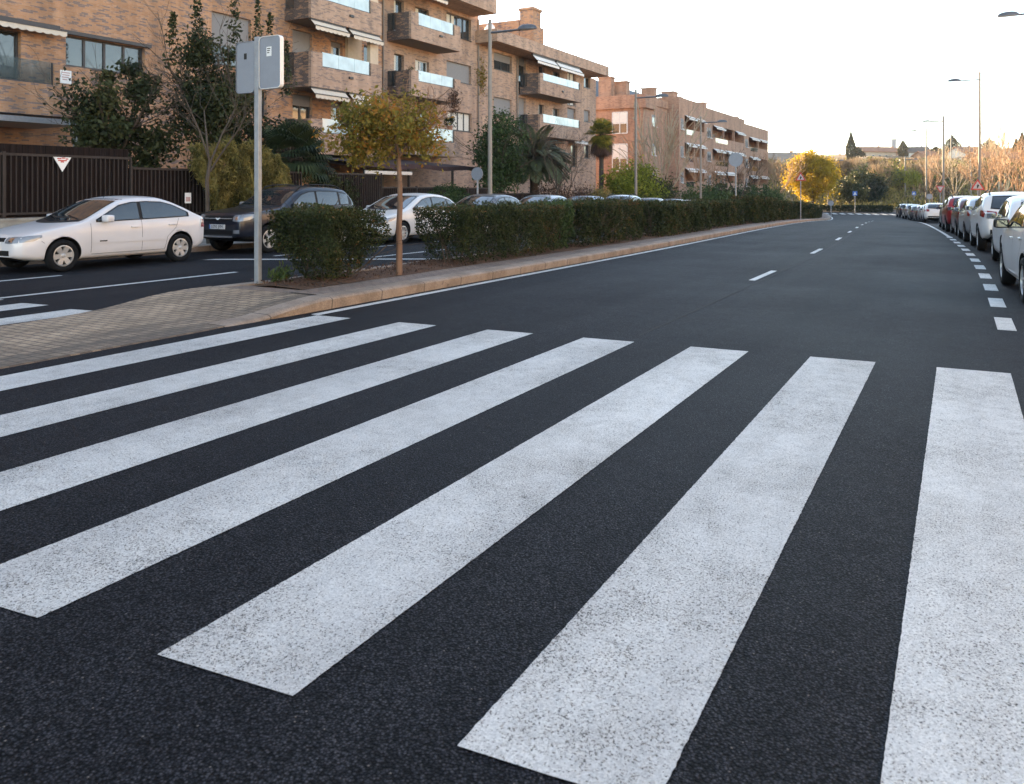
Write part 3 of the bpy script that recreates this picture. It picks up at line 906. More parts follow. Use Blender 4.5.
def bounce_block(y0, y1, x, h, label, wall):
    """plain unseen block across the street, added to bounce warm light onto the facades"""
    org = (x+6, (y0+y1)/2, 0)
    r = empty('apartment_building', org, label, 'building')
    ops = []
    n = int((y1-y0)/3.2)
    w = MB(org); w.box(x, x+12, y0, y1, -2.5, h); w.build('wall', wall, r)
    w = MB(org); w.box(x-.3, x+12.3, y0-.3, y1+.3, h+.002, h+.3); w.build('roof', M['concrete'], r)
    for k in range(n):
        for f in range(int(h/3)):
            yy = y0+(y1-y0)*(k+.5)/n; z = .9+3*f
            b = MB(org); b.box(x-.04, x-.003, yy-.75, yy+.75, z, z+1.4); o = b.build('window', M['frame_white'], r)
            b = MB(org); b.box(x-.05, x-.042, yy-.65, yy+.65, z+.1, z+1.3); b.build('pane', M['glass'], o)
bounce_block(-34, 20, 17, 11.5, 'unseen cream apartment block added across the street to bounce warm light', M['house_white'])
bounce_block(27, 78, 17.5, 11.5, 'unseen pale terracotta apartment block added nearer the junction to bounce warm light', M['house_wall'])
# ------------------------------------------------------------------ foliage
def leaf_mesh(name, C, size, tint, aspect=.5, up=.3, axis=None, size_var=.35, fold=.18, droop=None):
    """one small pointed leaf per centre; tint per leaf in the 'tint' attribute"""
    n = len(C)
    d = NR.normal(size=(n, 3))
    if axis is not None: d = d*.55+axis
    if droop is not None: d[:, 2] -= droop
    d /= np.linalg.norm(d, axis=1)[:, None]+1e-9
    nn = NR.normal(size=(n, 3)); nn[:, 2] += up
    w = np.cross(d, nn); w /= np.linalg.norm(w, axis=1)[:, None]+1e-9
    nrm = np.cross(w, d)
    L = size*(1+size_var*NR.uniform(-1, 1, n))[:, None]
    V = np.empty((n, 4, 3))
    V[:, 0] = C-d*L*.5
    V[:, 1] = C+w*L*aspect*.5+nrm*L*fold*.5
    V[:, 2] = C+d*L*.5
    V[:, 3] = C-w*L*aspect*.5+nrm*L*fold*.5
    return V.reshape(-1, 3), np.clip(tint, 0, 1)

def quads_object(name, V, T, mats, parent=None, org=(0, 0, 0)):
    n = len(V)//4
    me = bpy.data.meshes.new(name)
    me.vertices.add(len(V)); me.vertices.foreach_set('co', (V-np.array(org)).astype(np.float32).ravel())
    me.loops.add(len(V)); me.loops.foreach_set('vertex_index', np.arange(len(V), dtype=np.int32))
    me.polygons.add(n); me.polygons.foreach_set('loop_start', np.arange(0, len(V), 4, dtype=np.int32))
    at_ = me.attributes.new('tint', 'FLOAT', 'FACE')
    at_.data.foreach_set('value', T.astype(np.float32))
    me.update(calc_edges=True)
    me.materials.append(mats)
    o = bpy.data.objects.new(name, me); COL.objects.link(o)
    if parent is not None: o.parent = parent
    return o

def foliage(name, C, size, tint, mat, parent=None, org=(0, 0, 0), **k):
    V, T = leaf_mesh(name, np.asarray(C), size, tint, **k)
    return quads_object(name, V, T, mat, parent, org)

def clumpy(n, centre, rad, nclump, spread, shell=.35, squash=None):
    """points in clumps spread through an ellipsoid, with per-clump tint"""
    u = NR.normal(size=(nclump, 3)); u /= np.linalg.norm(u, axis=1)[:, None]
    rr = NR.uniform(shell, 1, nclump)**.6
    cc = np.array(centre)+u*rr[:, None]*np.array(rad)*NR.uniform(.8, 1.12, (nclump, 1))
    idx = NR.randint(0, nclump, n)
    wt = NR.uniform(.6, 1.35, nclump)
    P = cc[idx]+NR.normal(size=(n, 3))*spread*wt[idx][:, None]
    T = NR.uniform(.15, .75, nclump)[idx]+NR.normal(size=n)*.16
    return P, T, cc

class Wood:
    """branch tubes, fast"""
    def __init__(s): s.v = []; s.f = []
    def seg(s, p0, p1, r0, r1, n):
        d = p1-p0
        if d.length < 1e-5: return
        d = d.normalized(); a = d.orthogonal().normalized(); b = d.cross(a)
        k0 = len(s.v)
        for p, r in ((p0, r0), (p1, r1)):
            for k in range(n):
                an = 2*math.pi*k/n
                s.v.append(p+a*(math.cos(an)*r)+b*(math.sin(an)*r))
        for k in range(n): s.f.append((k0+k, k0+(k+1) % n, k0+n+(k+1) % n, k0+n+k))
    def build(s, name, mat, parent=None, org=(0, 0, 0)):
        o = Vector(org)
        me = bpy.data.meshes.new(name)
        me.from_pydata([v-o for v in s.v], [], s.f)
        me.materials.append(mat)
        me.polygons.foreach_set('use_smooth', [True]*len(me.polygons))
        ob = bpy.data.objects.new(name, me); COL.objects.link(ob)
        if parent is not None: ob.parent = parent
        return ob

def grow(w, rng, p, d, length, r, lvl, maxl, kids, ang, upt, tips, wander=.16, ratio=.66, rmin=.006, thin=None):
    n = 4 if lvl < 2 else 3
    sides = 8 if lvl == 0 else (5 if lvl == 1 else 3)
    q = p.copy(); dd = d.normalized(); r0 = r
    for i in range(n):
        dd = (dd+Vector((rng.gauss(0, wander), rng.gauss(0, wander), rng.gauss(0, wander)+upt))).normalized()
        r1 = max(rmin, r*(1-.5*(i+1)/n))
        q2 = q+dd*(length/n)
        w.seg(q, q2, r0, r1, sides)
        if lvl < maxl and i >= (1 if lvl else 0):
            for _ in range(kids[lvl]):
                if rng.random() < .18: continue
                az = rng.uniform(0, 2*math.pi); an = rng.gauss(ang, .15)
                a = dd.orthogonal().normalized(); b = dd.cross(a)
                nd = dd*math.cos(an)+(a*math.cos(az)+b*math.sin(az))*math.sin(an)
                grow(w, rng, q2, nd, length*ratio*rng.uniform(.7, 1.15), max(rmin, r1*.55), lvl+1, maxl, kids, ang, upt, tips, wander, ratio, rmin)
        q, r0 = q2, r1
    tips.append(q.copy())

# ------------------------------------------------------------------ hedges in the median
def hedge(t0, t1, s0, s1, h, dens, leaf, label, group='clipped hedges along the median', narrow=.0, name='hedge', zb=.14, tintoff=0.0, mat='leaf_hedge'):
    sm = (s0+s1)/2; tm = (t0+t1)/2
    org = Vector(P3(tm, sm, zb))
    r = empty(name, org, label, 'hedge', group)
    L = s1-s0; Wd = t1-t0
    A = 2*L*h+2*Wd*h+L*Wd
    n = int(A*dens*1.35)
    # sample a rounded box shell, thicker on the outside, leaves inside too
    s = NR.uniform(s0, s1, n); t = NR.uniform(t0, t1, n); z = NR.uniform(.0, 1, n)**.8*h
    face = NR.choice(6, n, p=np.array([L*h, L*h, Wd*h, Wd*h, L*Wd, .35*(L*h+Wd*L)])/(2*L*h+2*Wd*h+L*Wd+.35*(L*h+Wd*L)))
    dep = np.abs(NR.normal(size=n))*.075+(NR.uniform(size=n) < .25)*NR.uniform(0, .35, n)
    t = np.where(face == 0, t0+dep, np.where(face == 1, t1-dep, t))
    s = np.where(face == 2, s0+dep, np.where(face == 3, s1-dep, s))
    z = np.where(face == 4, h-dep, z)
    # uneven surface
    wob = .065*np.sin(s*3.7+t*3)+.05*np.sin(s*9.3+z*6+t*5)+.035*np.sin(z*13+s*3)
    cx, cs = (t-tm), (s-sm)
    t = tm+cx*(1+wob/ (Wd*.5)); z = z+np.where(face == 4, .05*np.sin(s*2.9)+.045*np.sin(s*8.1+t*4)+.03*np.sin(s*19+t*9), 0)
    if narrow > 0:
        q = 1-narrow*np.clip(1-z/(h*.62), 0, 1)**1.2
        t = tm+(t-tm)*q; s = sm+(s-sm)*q
    # thinning toward the ground, small gaps
    hole = np.sin(s*6.7+z*3.1)*np.sin(z*8.3+t*2.2+s*1.7)
    keep = (NR.uniform(size=n) < np.clip((.30 if narrow > .3 else .55)+1.5*z/h, 0, 1)) & ~((hole > .80) & (NR.uniform(size=n) < .6))
    s, t, z = s[keep], t[keep], z[keep]
    b = np.array([bend(q) for q in s]); g = np.array([gz(q) for q in s])
    C = np.stack([t+b, s, z+g+zb], 1)
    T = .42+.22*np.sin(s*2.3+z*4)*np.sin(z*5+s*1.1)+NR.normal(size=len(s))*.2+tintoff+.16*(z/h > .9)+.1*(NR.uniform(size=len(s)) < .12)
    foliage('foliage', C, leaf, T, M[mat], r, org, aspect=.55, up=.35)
    # stems: several from the ground, branching
    w = Wood(); rng = random.Random(int(s0*10)); tips = []
    k = max(3, int(L*2.2)) if s0 < 40 else max(2, int(L*.7))
    for i in range(k):
        ss = s0+(i+.5)*L/k; tt = rng.uniform(t0+.35*Wd, t1-.35*Wd)
        if narrow > .3: ss = sm+(ss-sm)*(1-narrow*.8)
        for _ in range(3):
            p = Vector(P3(tt+rng.gauss(0, .05), ss+rng.gauss(0, .05), zb-.06))
            grow(w, rng, p, Vector((rng.gauss(0, .35), rng.gauss(0, .35), 1)), h*.85, .016, 1, 2 if s0 < 30 else 1, [2, 2, 2], .6, .06, tips, .14, .6, .004)
    w.build('stems', M['bark'], r, org)
    return r
HG = [  # s0, s1, h, density, leaf, label
    (8.72, 10.1, 1.08, 2700, .040, 'freestanding dark bush hedge with thin leggy base, beside the grey twin sign pole', .66),
    (12.6, 16.7, 1.08, 1700, .046, 'clipped dark hedge block just beyond the orange leaved tree in the median', .12),
    (18.3, 23.2, 1.15, 1300, .056, 'clipped hedge block in the median just past the loose light green bush', .05),
    (24.3, 31.6, 1.06, 800, .075, 'long clipped hedge block in the median, third of the blocks past the orange tree', .0),
    (33.2, 40.4, 1.14, 600, .09, 'clipped hedge block in the median ending at the grey round sign', .0),
    (42.0, 50.8, 1.38, 480, .11, 'taller clipped hedge block in the median between the round sign and the triangular sign', .0),
    (52.6, 63.2, 1.24, 420, .12, 'clipped hedge block in the median behind the triangular warning sign', .0),
    (65.4, 77.6, 1.26, 380, .14, 'clipped hedge block in the median past the triangular warning sign', .0),
    (79.9, 95.0, 1.12, 380, .14, 'last clipped hedge block of the median, towards the far crossing', .0)]
for i, (s0, s1, h, dn, lf, lb, nr) in enumerate(HG):
    hedge(-9.2, -7.95+(0, 0, -.12, .06, -.14, .08, -.10, .06, -.1)[i], s0, s1, h, dn, lf, lb, narrow=nr)
hedge(-9.1, -8.15, 16.9, 17.95, 1.12, 800, .065, 'loose light green bush poking up between two clipped hedge blocks', name='bush', narrow=.2, tintoff=-.05, mat='leaf_green', group='clipped hedges along the median')['category'] = 'bush'

# low hedge across the far end
for (a, b, lb) in ((-30, -22.6, 'low dark hedge across the far end of the street, left of the small blue sign'), (-21.8, -8.5, 'low dark hedge across the far end of the street, right of the small blue sign')):
    org = Vector((a/2+b/2, 125, -1.8)); r = empty('hedge', org, lb, 'hedge', 'low hedges round the far junction')
    n = int((b-a)*500)
    C = np.stack([NR.uniform(a, b, n), NR.uniform(124.3, 125.7, n), -1.8+1.0*NR.uniform(0, 1, n)**.7], 1)
    foliage('foliage', C, .22, NR.uniform(0, .7, n), M['leaf_dark'], r, org)

# tufts of weeds and fallen leaves on the planting bed
n = 2600
s = NR.uniform(8.35, 46, n); t = NR.uniform(-9.3, -7.95, n)
near = NR.uniform(size=n) < .35; s = np.where(near, NR.uniform(8.35, 13, n), s)
C = np.stack([t+np.array([bend(q) for q in s]), s, np.array([gz(q) for q in s])+.185+NR.uniform(-.02, .01, n)], 1)
o = foliage('leaf_litter', C, .05, NR.uniform(0, 1, n), M['leaf_brown'], up=4)
tag(o, 'brown fallen leaves scattered over the planting bed between the carriageways', 'fallen leaves', kind='stuff')
C, T, _ = clumpy(260, (-9.0, 8.85, .26), (.16, .16, .12), 10, .05)
o = foliage('weed', C, .09, T+.2, M['leaf_green'], aspect=.25, up=.0, axis=np.array([0, 0, .8]))
tag(o, 'small green weed at the foot of the leggy bush by the sign pole', 'weed')
# ------------------------------------------------------------------ trees, palms and shrubs on the left
def leafy_tree(name, base, h, crown, nleaf, leaf, lmat, bmat, label, cat='tree', group=None, r=.08, trunk=.5, seed=1, nclump=40, spread=.16, lean=(0, 0), kids=(3, 2, 2), lvl=2, up=.3, aspect=.5, tintoff=0, shell=.3, droop=None, **kw):
    base = Vector(base)
    ro = empty(name, base, label, cat, group)
    rng = random.Random(seed)
    w = Wood(); tips = []
    top = base+Vector((lean[0], lean[1], h*trunk))
    n = 5; p = base-Vector((0, 0, .1))
    for i in range(n):
        q = base.lerp(top, (i+1)/n)+Vector((rng.gauss(0, .02), rng.gauss(0, .02), 0))
        w.seg(p, q, r*(1.12-.4*i/n), r*(1.12-.4*(i+1)/n), 10); p = q
    for k in range(5):
        az = 2*math.pi*k/5+rng.uniform(-.3, .3)
        d = Vector((math.cos(az)*.7, math.sin(az)*.7, .8))
        grow(w, rng, p, d, h*(1-trunk)*.62, r*.5, 1, 1+lvl, [0, *kids], .6, .05, tips, .15, .62, .005)
    w.build('trunk', bmat, ro, base)
    C, T, _ = clumpy(nleaf, base+Vector(crown[0]), crown[1], nclump, spread, shell)
    foliage('crown', C, leaf, T+tintoff, lmat, ro, base, up=up, aspect=aspect, droop=droop)
    return ro

def bare_tree(name, base, h, label, bmat, cat='tree', group=None, r=.07, seed=1, trunk=.4, kids=(4, 2, 2, 1), lvl=4, ang=.55, upt=.07, spread=1.0, ratio=.62, rmin=.006, leaves=0, lmat=None, leaf=.06):
    base = Vector(base)
    ro = empty(name, base, label, cat, group)
    rng = random.Random(seed); w = Wood(); tips = []
    p = base-Vector((0, 0, .1)); n = 4
    for i in range(n):
        q = base+Vector((rng.gauss(0, .03), rng.gauss(0, .03), h*trunk*(i+1)/n))
        w.seg(p, q, r*(1.1-.3*i/n), r*(1.1-.3*(i+1)/n), 9); p = q
    m = kids[0]
    for k in range(m):
        az = 2*math.pi*k/m+rng.uniform(-.4, .4); e = rng.uniform(.35, .9)*spread
        grow(w, rng, p-Vector((0, 0, rng.uniform(0, .15*h*trunk))), Vector((math.cos(az)*e, math.sin(az)*e, 1)), h*(1-trunk)*.72, r*.55, 1, lvl, [0, *kids[1:], 1, 1], ang, upt, tips, .13, ratio, rmin)
    w.build('trunk' if not leaves else 'trunk', bmat, ro, base)
    if leaves:
        T = np.array([tuple(t) for t in tips])
        C = T[NR.randint(0, len(T), leaves)]+NR.normal(size=(leaves, 3))*.1
        foliage('crown', C, leaf, NR.uniform(0, 1, leaves), lmat, ro, base)
    return ro

def shrub(name, base, rad, n, leaf, lmat, label, cat='shrub', group=None, nclump=30, spread=.14, tintoff=0, aspect=.5, up=.3, axis=None, droop=None, stems=True, shell=.45):
    base = Vector(base)
    ro = empty(name, base, label, cat, group)
    C, T, cc = clumpy(n, base+Vector((0, 0, rad[2]*.95)), rad, nclump, spread, shell)
    ok = C[:, 2] > base.z+.02
    foliage('foliage', C[ok], leaf, T[ok]+tintoff, lmat, ro, base, aspect=aspect, up=up, axis=axis, droop=droop)
    w = Wood()
    for c in cc[:24]: 
        a = base+Vector((R.gauss(0, .08), R.gauss(0, .08), -.05)); m = a.lerp(Vector(c), .5)+Vector((0, 0, .1))
        w.seg(a, m, .025, .016, 5); w.seg(m, Vector(c), .016, .006, 4)
    w.build('stems', M['bark'], ro, base)
    return ro

def palm(name, base, h, r, nfr, flen, label, kind='fan', lmat=None, skirt=0, seed=1, arch=.9, elev=(-.35, 1.35), lw=.03, smat=None, sk_len=.8):
    base = Vector(base); lmat = lmat or M['leaf_palm']
    ro = empty(name, base, label, 'palm tree')
    rng = random.Random(seed)
    w = Wood(); p = base-Vector((0, 0, .1)); n = 7
    for i in range(n):
        q = base+Vector((rng.gauss(0, .015), rng.gauss(0, .015), h*(i+1)/n)); w.seg(p, q, r*(1.25-.3*i/n), r*(1.2-.3*i/n), 10); p = q
    w.build('trunk', M['bark'], ro, base)
    top = base+Vector((0, 0, h))
    def fronds(k, e0, e1, ln, dead):
        V = []; T = []
        st = Wood()
        for i in range(k):
            az = rng.uniform(0, 2*math.pi); el = rng.uniform(e0, e1)
            L = ln*rng.uniform(.8, 1.1)
            d = Vector((math.cos(az)*math.cos(el), math.sin(az)*math.cos(el), math.sin(el)))
            side = Vector((-math.sin(az), math.cos(az), 0))
            tint = rng.uniform(.1, .9)
            if kind == 'fan':
                hub = top+d*L*.55; st.seg(top, hub, .018, .010, 4)
                nrm = side.cross(d).normalized()
                m = 22
                for j in range(m):
                    a = (j/(m-1)-.5)*math.radians(230)
                    ld = (d*math.cos(a)+side*math.sin(a)).normalized()
                    ll = L*.5*(1-.25*abs(a)/2)
                    tip = hub+ld*ll*.75; tip2 = hub+ld*ll-Vector((0, 0, ll*.28))
                    ww = ld.cross(nrm)*lw
                    V += [hub, tip+ww, tip2, tip-ww]; T.append(tint+rng.gauss(0, .12))
            else:
                pts = [top]; dd = d.copy(); m = 11
                for j in range(m):
                    dd = (dd+Vector((0, 0, -arch/m))).normalized(); pts.append(pts[-1]+dd*L/m)
                for j in range(m): st.seg(pts[j], pts[j+1], .022*(1-j/m)+.004, .022*(1-(j+1)/m)+.004, 4)
                for j in range(1, m*3):
                    f = j/(m*3); a = pts[int(f*m)].lerp(pts[int(f*m)+1], f*m-int(f*m))
                    tn = (pts[int(f*m)+1]-pts[int(f*m)]).normalized()
                    for sgn in (-1, 1):
                        ld = (tn*.75+side*sgn*.8+Vector((0, 0, .25))).normalized()
                        ll = L*.24*math.sin(math.pi*min(1, f*.9+.12))**.7
                        b = a+ld*ll*.5; c = a+ld*ll-Vector((0, 0, ll*.25)); ww = tn*lw*.7
                        V += [a, b+ww, c, b-ww]; T.append(tint+rng.gauss(0, .12))
        return V, T, st
    V, T, st = fronds(nfr, elev[0], elev[1], flen, False)
    o = quads_object('fronds', np.array([tuple(v) for v in V]), np.clip(np.array(T), 0, 1), lmat, ro, base)
    st.build('frond_stalks', smat or M['bark'], o, (0, 0, 0)).matrix_parent_inverse = Matrix.Translation(-base)
    if skirt:
        V, T, st = fronds(skirt, -1.5, -1.0, sk_len, True)
        quads_object('dead_fronds', np.array([tuple(v) for v in V]), np.clip(np.array(T), 0, 1), M['leaf_brown'], ro, base)
    return ro

def gp(t, s, dz=.13): return (t, s, gz(s)+dz)
# orange leaved tree in the median, second one on the pavement behind it
leafy_tree('street_tree', P3(-8.07, 10.58, .14), 3.1, ((-.12, -.12, 2.36), (.92, .98, .62)), 6600, .08, M['leaf_autumn'], M['bark_red'],
    'small street tree with orange and olive leaves and a reddish trunk, in the median', r=.05, trunk=.62, seed=4, nclump=60, spread=.13, tintoff=.17, shell=.15, up=.8)
# bare street tree with pale branches
bare_tree('street_tree', gp(-17.4, 14.55), 4.7, 'leafless street tree with grey branches on the pavement behind the white sedan', M['bark'], r=.058, seed=5, trunk=.47, kids=(4, 2, 2, 2), lvl=4, ang=.52, upt=.03, spread=.7, ratio=.62, rmin=.004)
# garden trees along the building
leafy_tree('garden_tree', gp(-22.6, 15.6, .5), 5.4, ((0, -.1, 3.1), (1.25, 1.75, 1.95)), 8500, .17, M['leaf_dark'], M['bark'],
    'dark broad leaved garden tree in front of the long window, leftmost tree', r=.1, trunk=.4, seed=12, nclump=36, spread=.22, tintoff=.06, shell=.15)
t = leafy_tree('garden_tree', gp(-22.2, 19.0, .5), 7.2, ((0, .0, 3.9), (1.6, 2.3, 2.5)), 13500, .15, M['leaf_dark'], M['bark'],
    'tall dark garden tree with spiky top shoots, behind the leafless street tree', r=.12, trunk=.4, seed=21, nclump=58, spread=.25, shell=.1)
# long top shoots
C = []
for (dx, dy, z0, z1) in ((0, -.9, 5.6, 7.6), (.1, .55, 5.6, 8.35), (.2, 1.5, 5.4, 7.9), (0, 2.3, 5.2, 7.6), (-.2, -1.7, 5.0, 6.9), (.3, 2.8, 4.6, 6.6)):
    n = 260; q = NR.uniform(0, 1, n)
    C.append(np.stack([-22.2+dx+NR.normal(size=n)*.13*(1.2-q), 19.0+dy+NR.normal(size=n)*.17*(1.25-q), gz(19)+.5+z0+(z1-z0)*q], 1))
C = np.concatenate(C)
foliage('shoots', C-np.array(t.location), .15, NR.uniform(0, 1, len(C)), M['leaf_dark'], t, (0, 0, 0))
# bamboo like climbing hedge spilling over the fence
hb = Vector(gp(-19.5, 17.3, .3))
r = empty('climbing_hedge', hb, 'yellow green climbing hedge spilling over the fence behind the dark SUV', 'hedge')
n = 17000
s = NR.uniform(15.6, 19.3, n); q = NR.uniform(0, 1, n)
top = np.interp(s, [15.6, 15.9, 16.6, 17.6, 18.6, 19.3], [2.3, 2.6, 2.9, 2.95, 2.75, 2.25])+.12*np.sin(s*6)+.07*np.sin(s*13)
bot = np.interp(s, [15.6, 16.1, 16.5, 20], [1.9, 1.2, .35, .3])
z = bot+(top-bot)*q**.75
t_ = -19.45+.42*np.sin(np.pi*np.clip((z-.1)/3, 0, 1))+.16*np.sin(s*4.3+z*1.7)+.09*np.sin(s*9.7-z*2.1)-np.abs(NR.normal(size=n))*.22
clump = .5+.5*np.sin(s*5.7+1.5*np.sin(z*2.3))*np.sin(z*3.1+s)
foliage('foliage', np.stack([t_, s, z+np.array([gz(a) for a in s])+.1], 1), .17, clump*.65+.2+NR.normal(size=n)*.2, M['leaf_olive'], r, hb, aspect=.22, droop=1.1, up=0)
# dark yucca clump
palm('fan_palm', gp(-20.7, 20.9, .5), 2.2, .16, 90, 1.6, 'dark bushy fan palm beside the climbing hedge, low and round', 'fan', seed=3, elev=(-.6, 1.45), lw=.035)
shrub('shrub', gp(-20.2, 22.4, .3), (.9, 1.35, 1.05), 7500, .11, M['leaf_dark'], 'dark low shrub between the bushy fan palm and the brown gate', tintoff=.05)
# round clipped bush on the pavement side
shrub('round_bush', gp(-18.9, 28.0, .13), (1.0, 1.35, .86), 7500, .10, M['leaf_green'], 'rounded dense green bush in front of the fence, left of the near lamp post', tintoff=-.12, shell=.75, nclump=80, spread=.10)
# tall dark oleander
leafy_tree('garden_tree', gp(-21.2, 36.5, .3), 5.6, ((0, 0, 3.25), (1.3, 1.75, 2.3)), 9500, .17, M['leaf_green'], M['bark'],
    'tall dark green oleander tree right beside the near lamp post', r=.1, trunk=.35, seed=33, nclump=70, spread=.3, tintoff=-.18, shell=.25)
palm('feather_palm', gp(-21.3, 40.4, .3), 3.2, .22, 80, 2.55, 'grey green feather palm with arching fronds, behind a leafless tree', 'feather', M['leaf_palm_grey'], seed=8, elev=(-.1, 1.3), arch=1.5, lw=.085)
bare_tree('street_tree', gp(-18.6, 38.0), 4.4, 'leafless tree with fine dark branches in front of the feather palm', M['bark'], r=.055, seed=17, trunk=.4, kids=(5, 2, 2, 1), lvl=4, ang=.5, upt=.06, spread=.8)
shrub('hanging_shrub', gp(-19.9, 41.5, .3), (.8, 4.3, .95), 7000, .14, M['leaf_brown'], 'reddish brown withered creeper hanging over the fence below the feather palm', droop=.8, aspect=.3, nclump=60, spread=.25)
palm('washingtonia_palm', gp(-23.4, 55.2, .0), 6.3, .16, 90, 1.3, 'tall slim fan palm with fronds coloured a sunlit yellow and a skirt of dead fronds', 'fan', M['leaf_palm_lit'], skirt=60, seed=14, elev=(-1.1, 1.4), lw=.03, sk_len=1.7)
shrub('shrub', gp(-20.5, 54.5, .1), (1.8, 3.0, 1.9), 9000, .20, M['leaf_lime'], 'large yellow green shrub beyond the slim fan palm', nclump=60, spread=.4, tintoff=-.05)
shrub('shrub', gp(-19.9, 57.0, .1), (1.4, 2.6, 1.45), 6000, .18, M['leaf_dark'], 'dark green shrub at the foot of the large yellow green shrub', nclump=50, spread=.35)
bare_tree('weeping_tree', gp(-21.3, 62.5, .0), 6.6, 'leafless tree with long upright tan twigs in front of the orange building', M['twig_pale'], r=.1, seed=23, trunk=.12, kids=(8, 2, 2, 1), lvl=3, ang=.22, upt=.05, spread=.6, ratio=.7, rmin=.028)
bare_tree('garden_tree', gp(-22, 46.0, .0), 5.0, 'small leafless garden tree against the brick wall left of the slim fan palm', M['bark'], r=.06, seed=27, trunk=.25, kids=(5, 2, 2, 1), lvl=3, ang=.6, spread=1)
shrub('shrub', P3(-17.6, 44.5, .13), (.7, 1.3, .95), 2600, .12, M['leaf_olive'], 'young light green shrub on the far pavement above the hedge tops', nclump=26, spread=.2, tintoff=.1)
for i, (t0, s0, rx, rz, mt, lb) in enumerate((
    (-21.0, 74, 2.6, 1.5, 'leaf_green', 'low green shrub under the orange building, first past the tan twigged tree'),
    (-22.5, 84, 3.0, 1.7, 'leaf_dark', 'dark shrub under the orange building below the round grey sign'),
    (-23.0, 97, 3.4, 1.9, 'leaf_green', 'green shrub mass under the orange building right of the round grey sign'),
    (-23.5, 110, 3.2, 2.0, 'leaf_green', 'green shrub mass at the far end of the orange building'))):
    shrub('shrub', (t0, s0, gz(s0)), (rx, rx*1.5, rz), 3500, .26, M[mt], lb, group='shrubs below the orange building', nclump=36, spread=.4)
bare_tree('garden_tree', (-22.5, 79.5, gz(79)), 6.0, 'leafless tan tree in front of the orange building, left of the far lamp post', M['twig_tan'], r=.1, seed=41, trunk=.25, kids=(6, 2, 2, 1), lvl=3, rmin=.02)
bare_tree('garden_tree', (-22.0, 92, gz(92)), 6.5, 'leafless tree in front of the orange building behind the round grey sign', M['bark'], r=.1, seed=43, trunk=.3, kids=(6, 2, 2, 1), lvl=3, rmin=.02)
# ivy patches on the facade
for (s0, z0, rs, rz, lb) in ((46.0, 9.0, .7, 1.2, 'withered creeper on the brick wall above the near lamp post base'), (40.0, 6.7, .6, .8, 'withered creeper hanging from the second lower balcony')):
    n = 500
    C = np.stack([-28.22+NR.uniform(0, .1, n) if s0 > 45 else -26.55+NR.uniform(0, .15, n), s0+NR.normal(size=n)*rs*.5, z0+NR.normal(size=n)*rz*.5], 1)
    o = foliage('creeper', C, .13, NR.uniform(0, 1, n), M['leaf_autumn' if s0 > 45 else 'leaf_brown'])
    tag(o, lb, 'creeper')
# plants in pots on balconies
for (x, s0, z0, h, lb) in ((-27.2, 36.6, 6.98, 1.6, 'potted plant at the near end of the balcony right of the drainpipe'), (-26.9, 40.2, 5.0, .9, 'round green potted plant on the lowest balcony above the pergola')):
    b = Vector((x, s0, z0)); r = empty('pot_plant', b, lb, 'pot plant', None)
    mb = MB(b); mb.lathe([(.0, 0), (.13, 0), (.18, .34), (.16, .34), (.0, .30)], b, 'z', 12); mb.build('pot', M['terracotta'], r)
    C, T, _ = clumpy(420, b+Vector((0, 0, h*.62)), (.3, .34, h*.36), 14, .09); foliage('foliage', C, .11, T, M['leaf_dark'], r, b)
# ------------------------------------------------------------------ cars
def I(x, pts):
    return float(np.interp(x, [p[0] for p in pts], [p[1] for p in pts]))

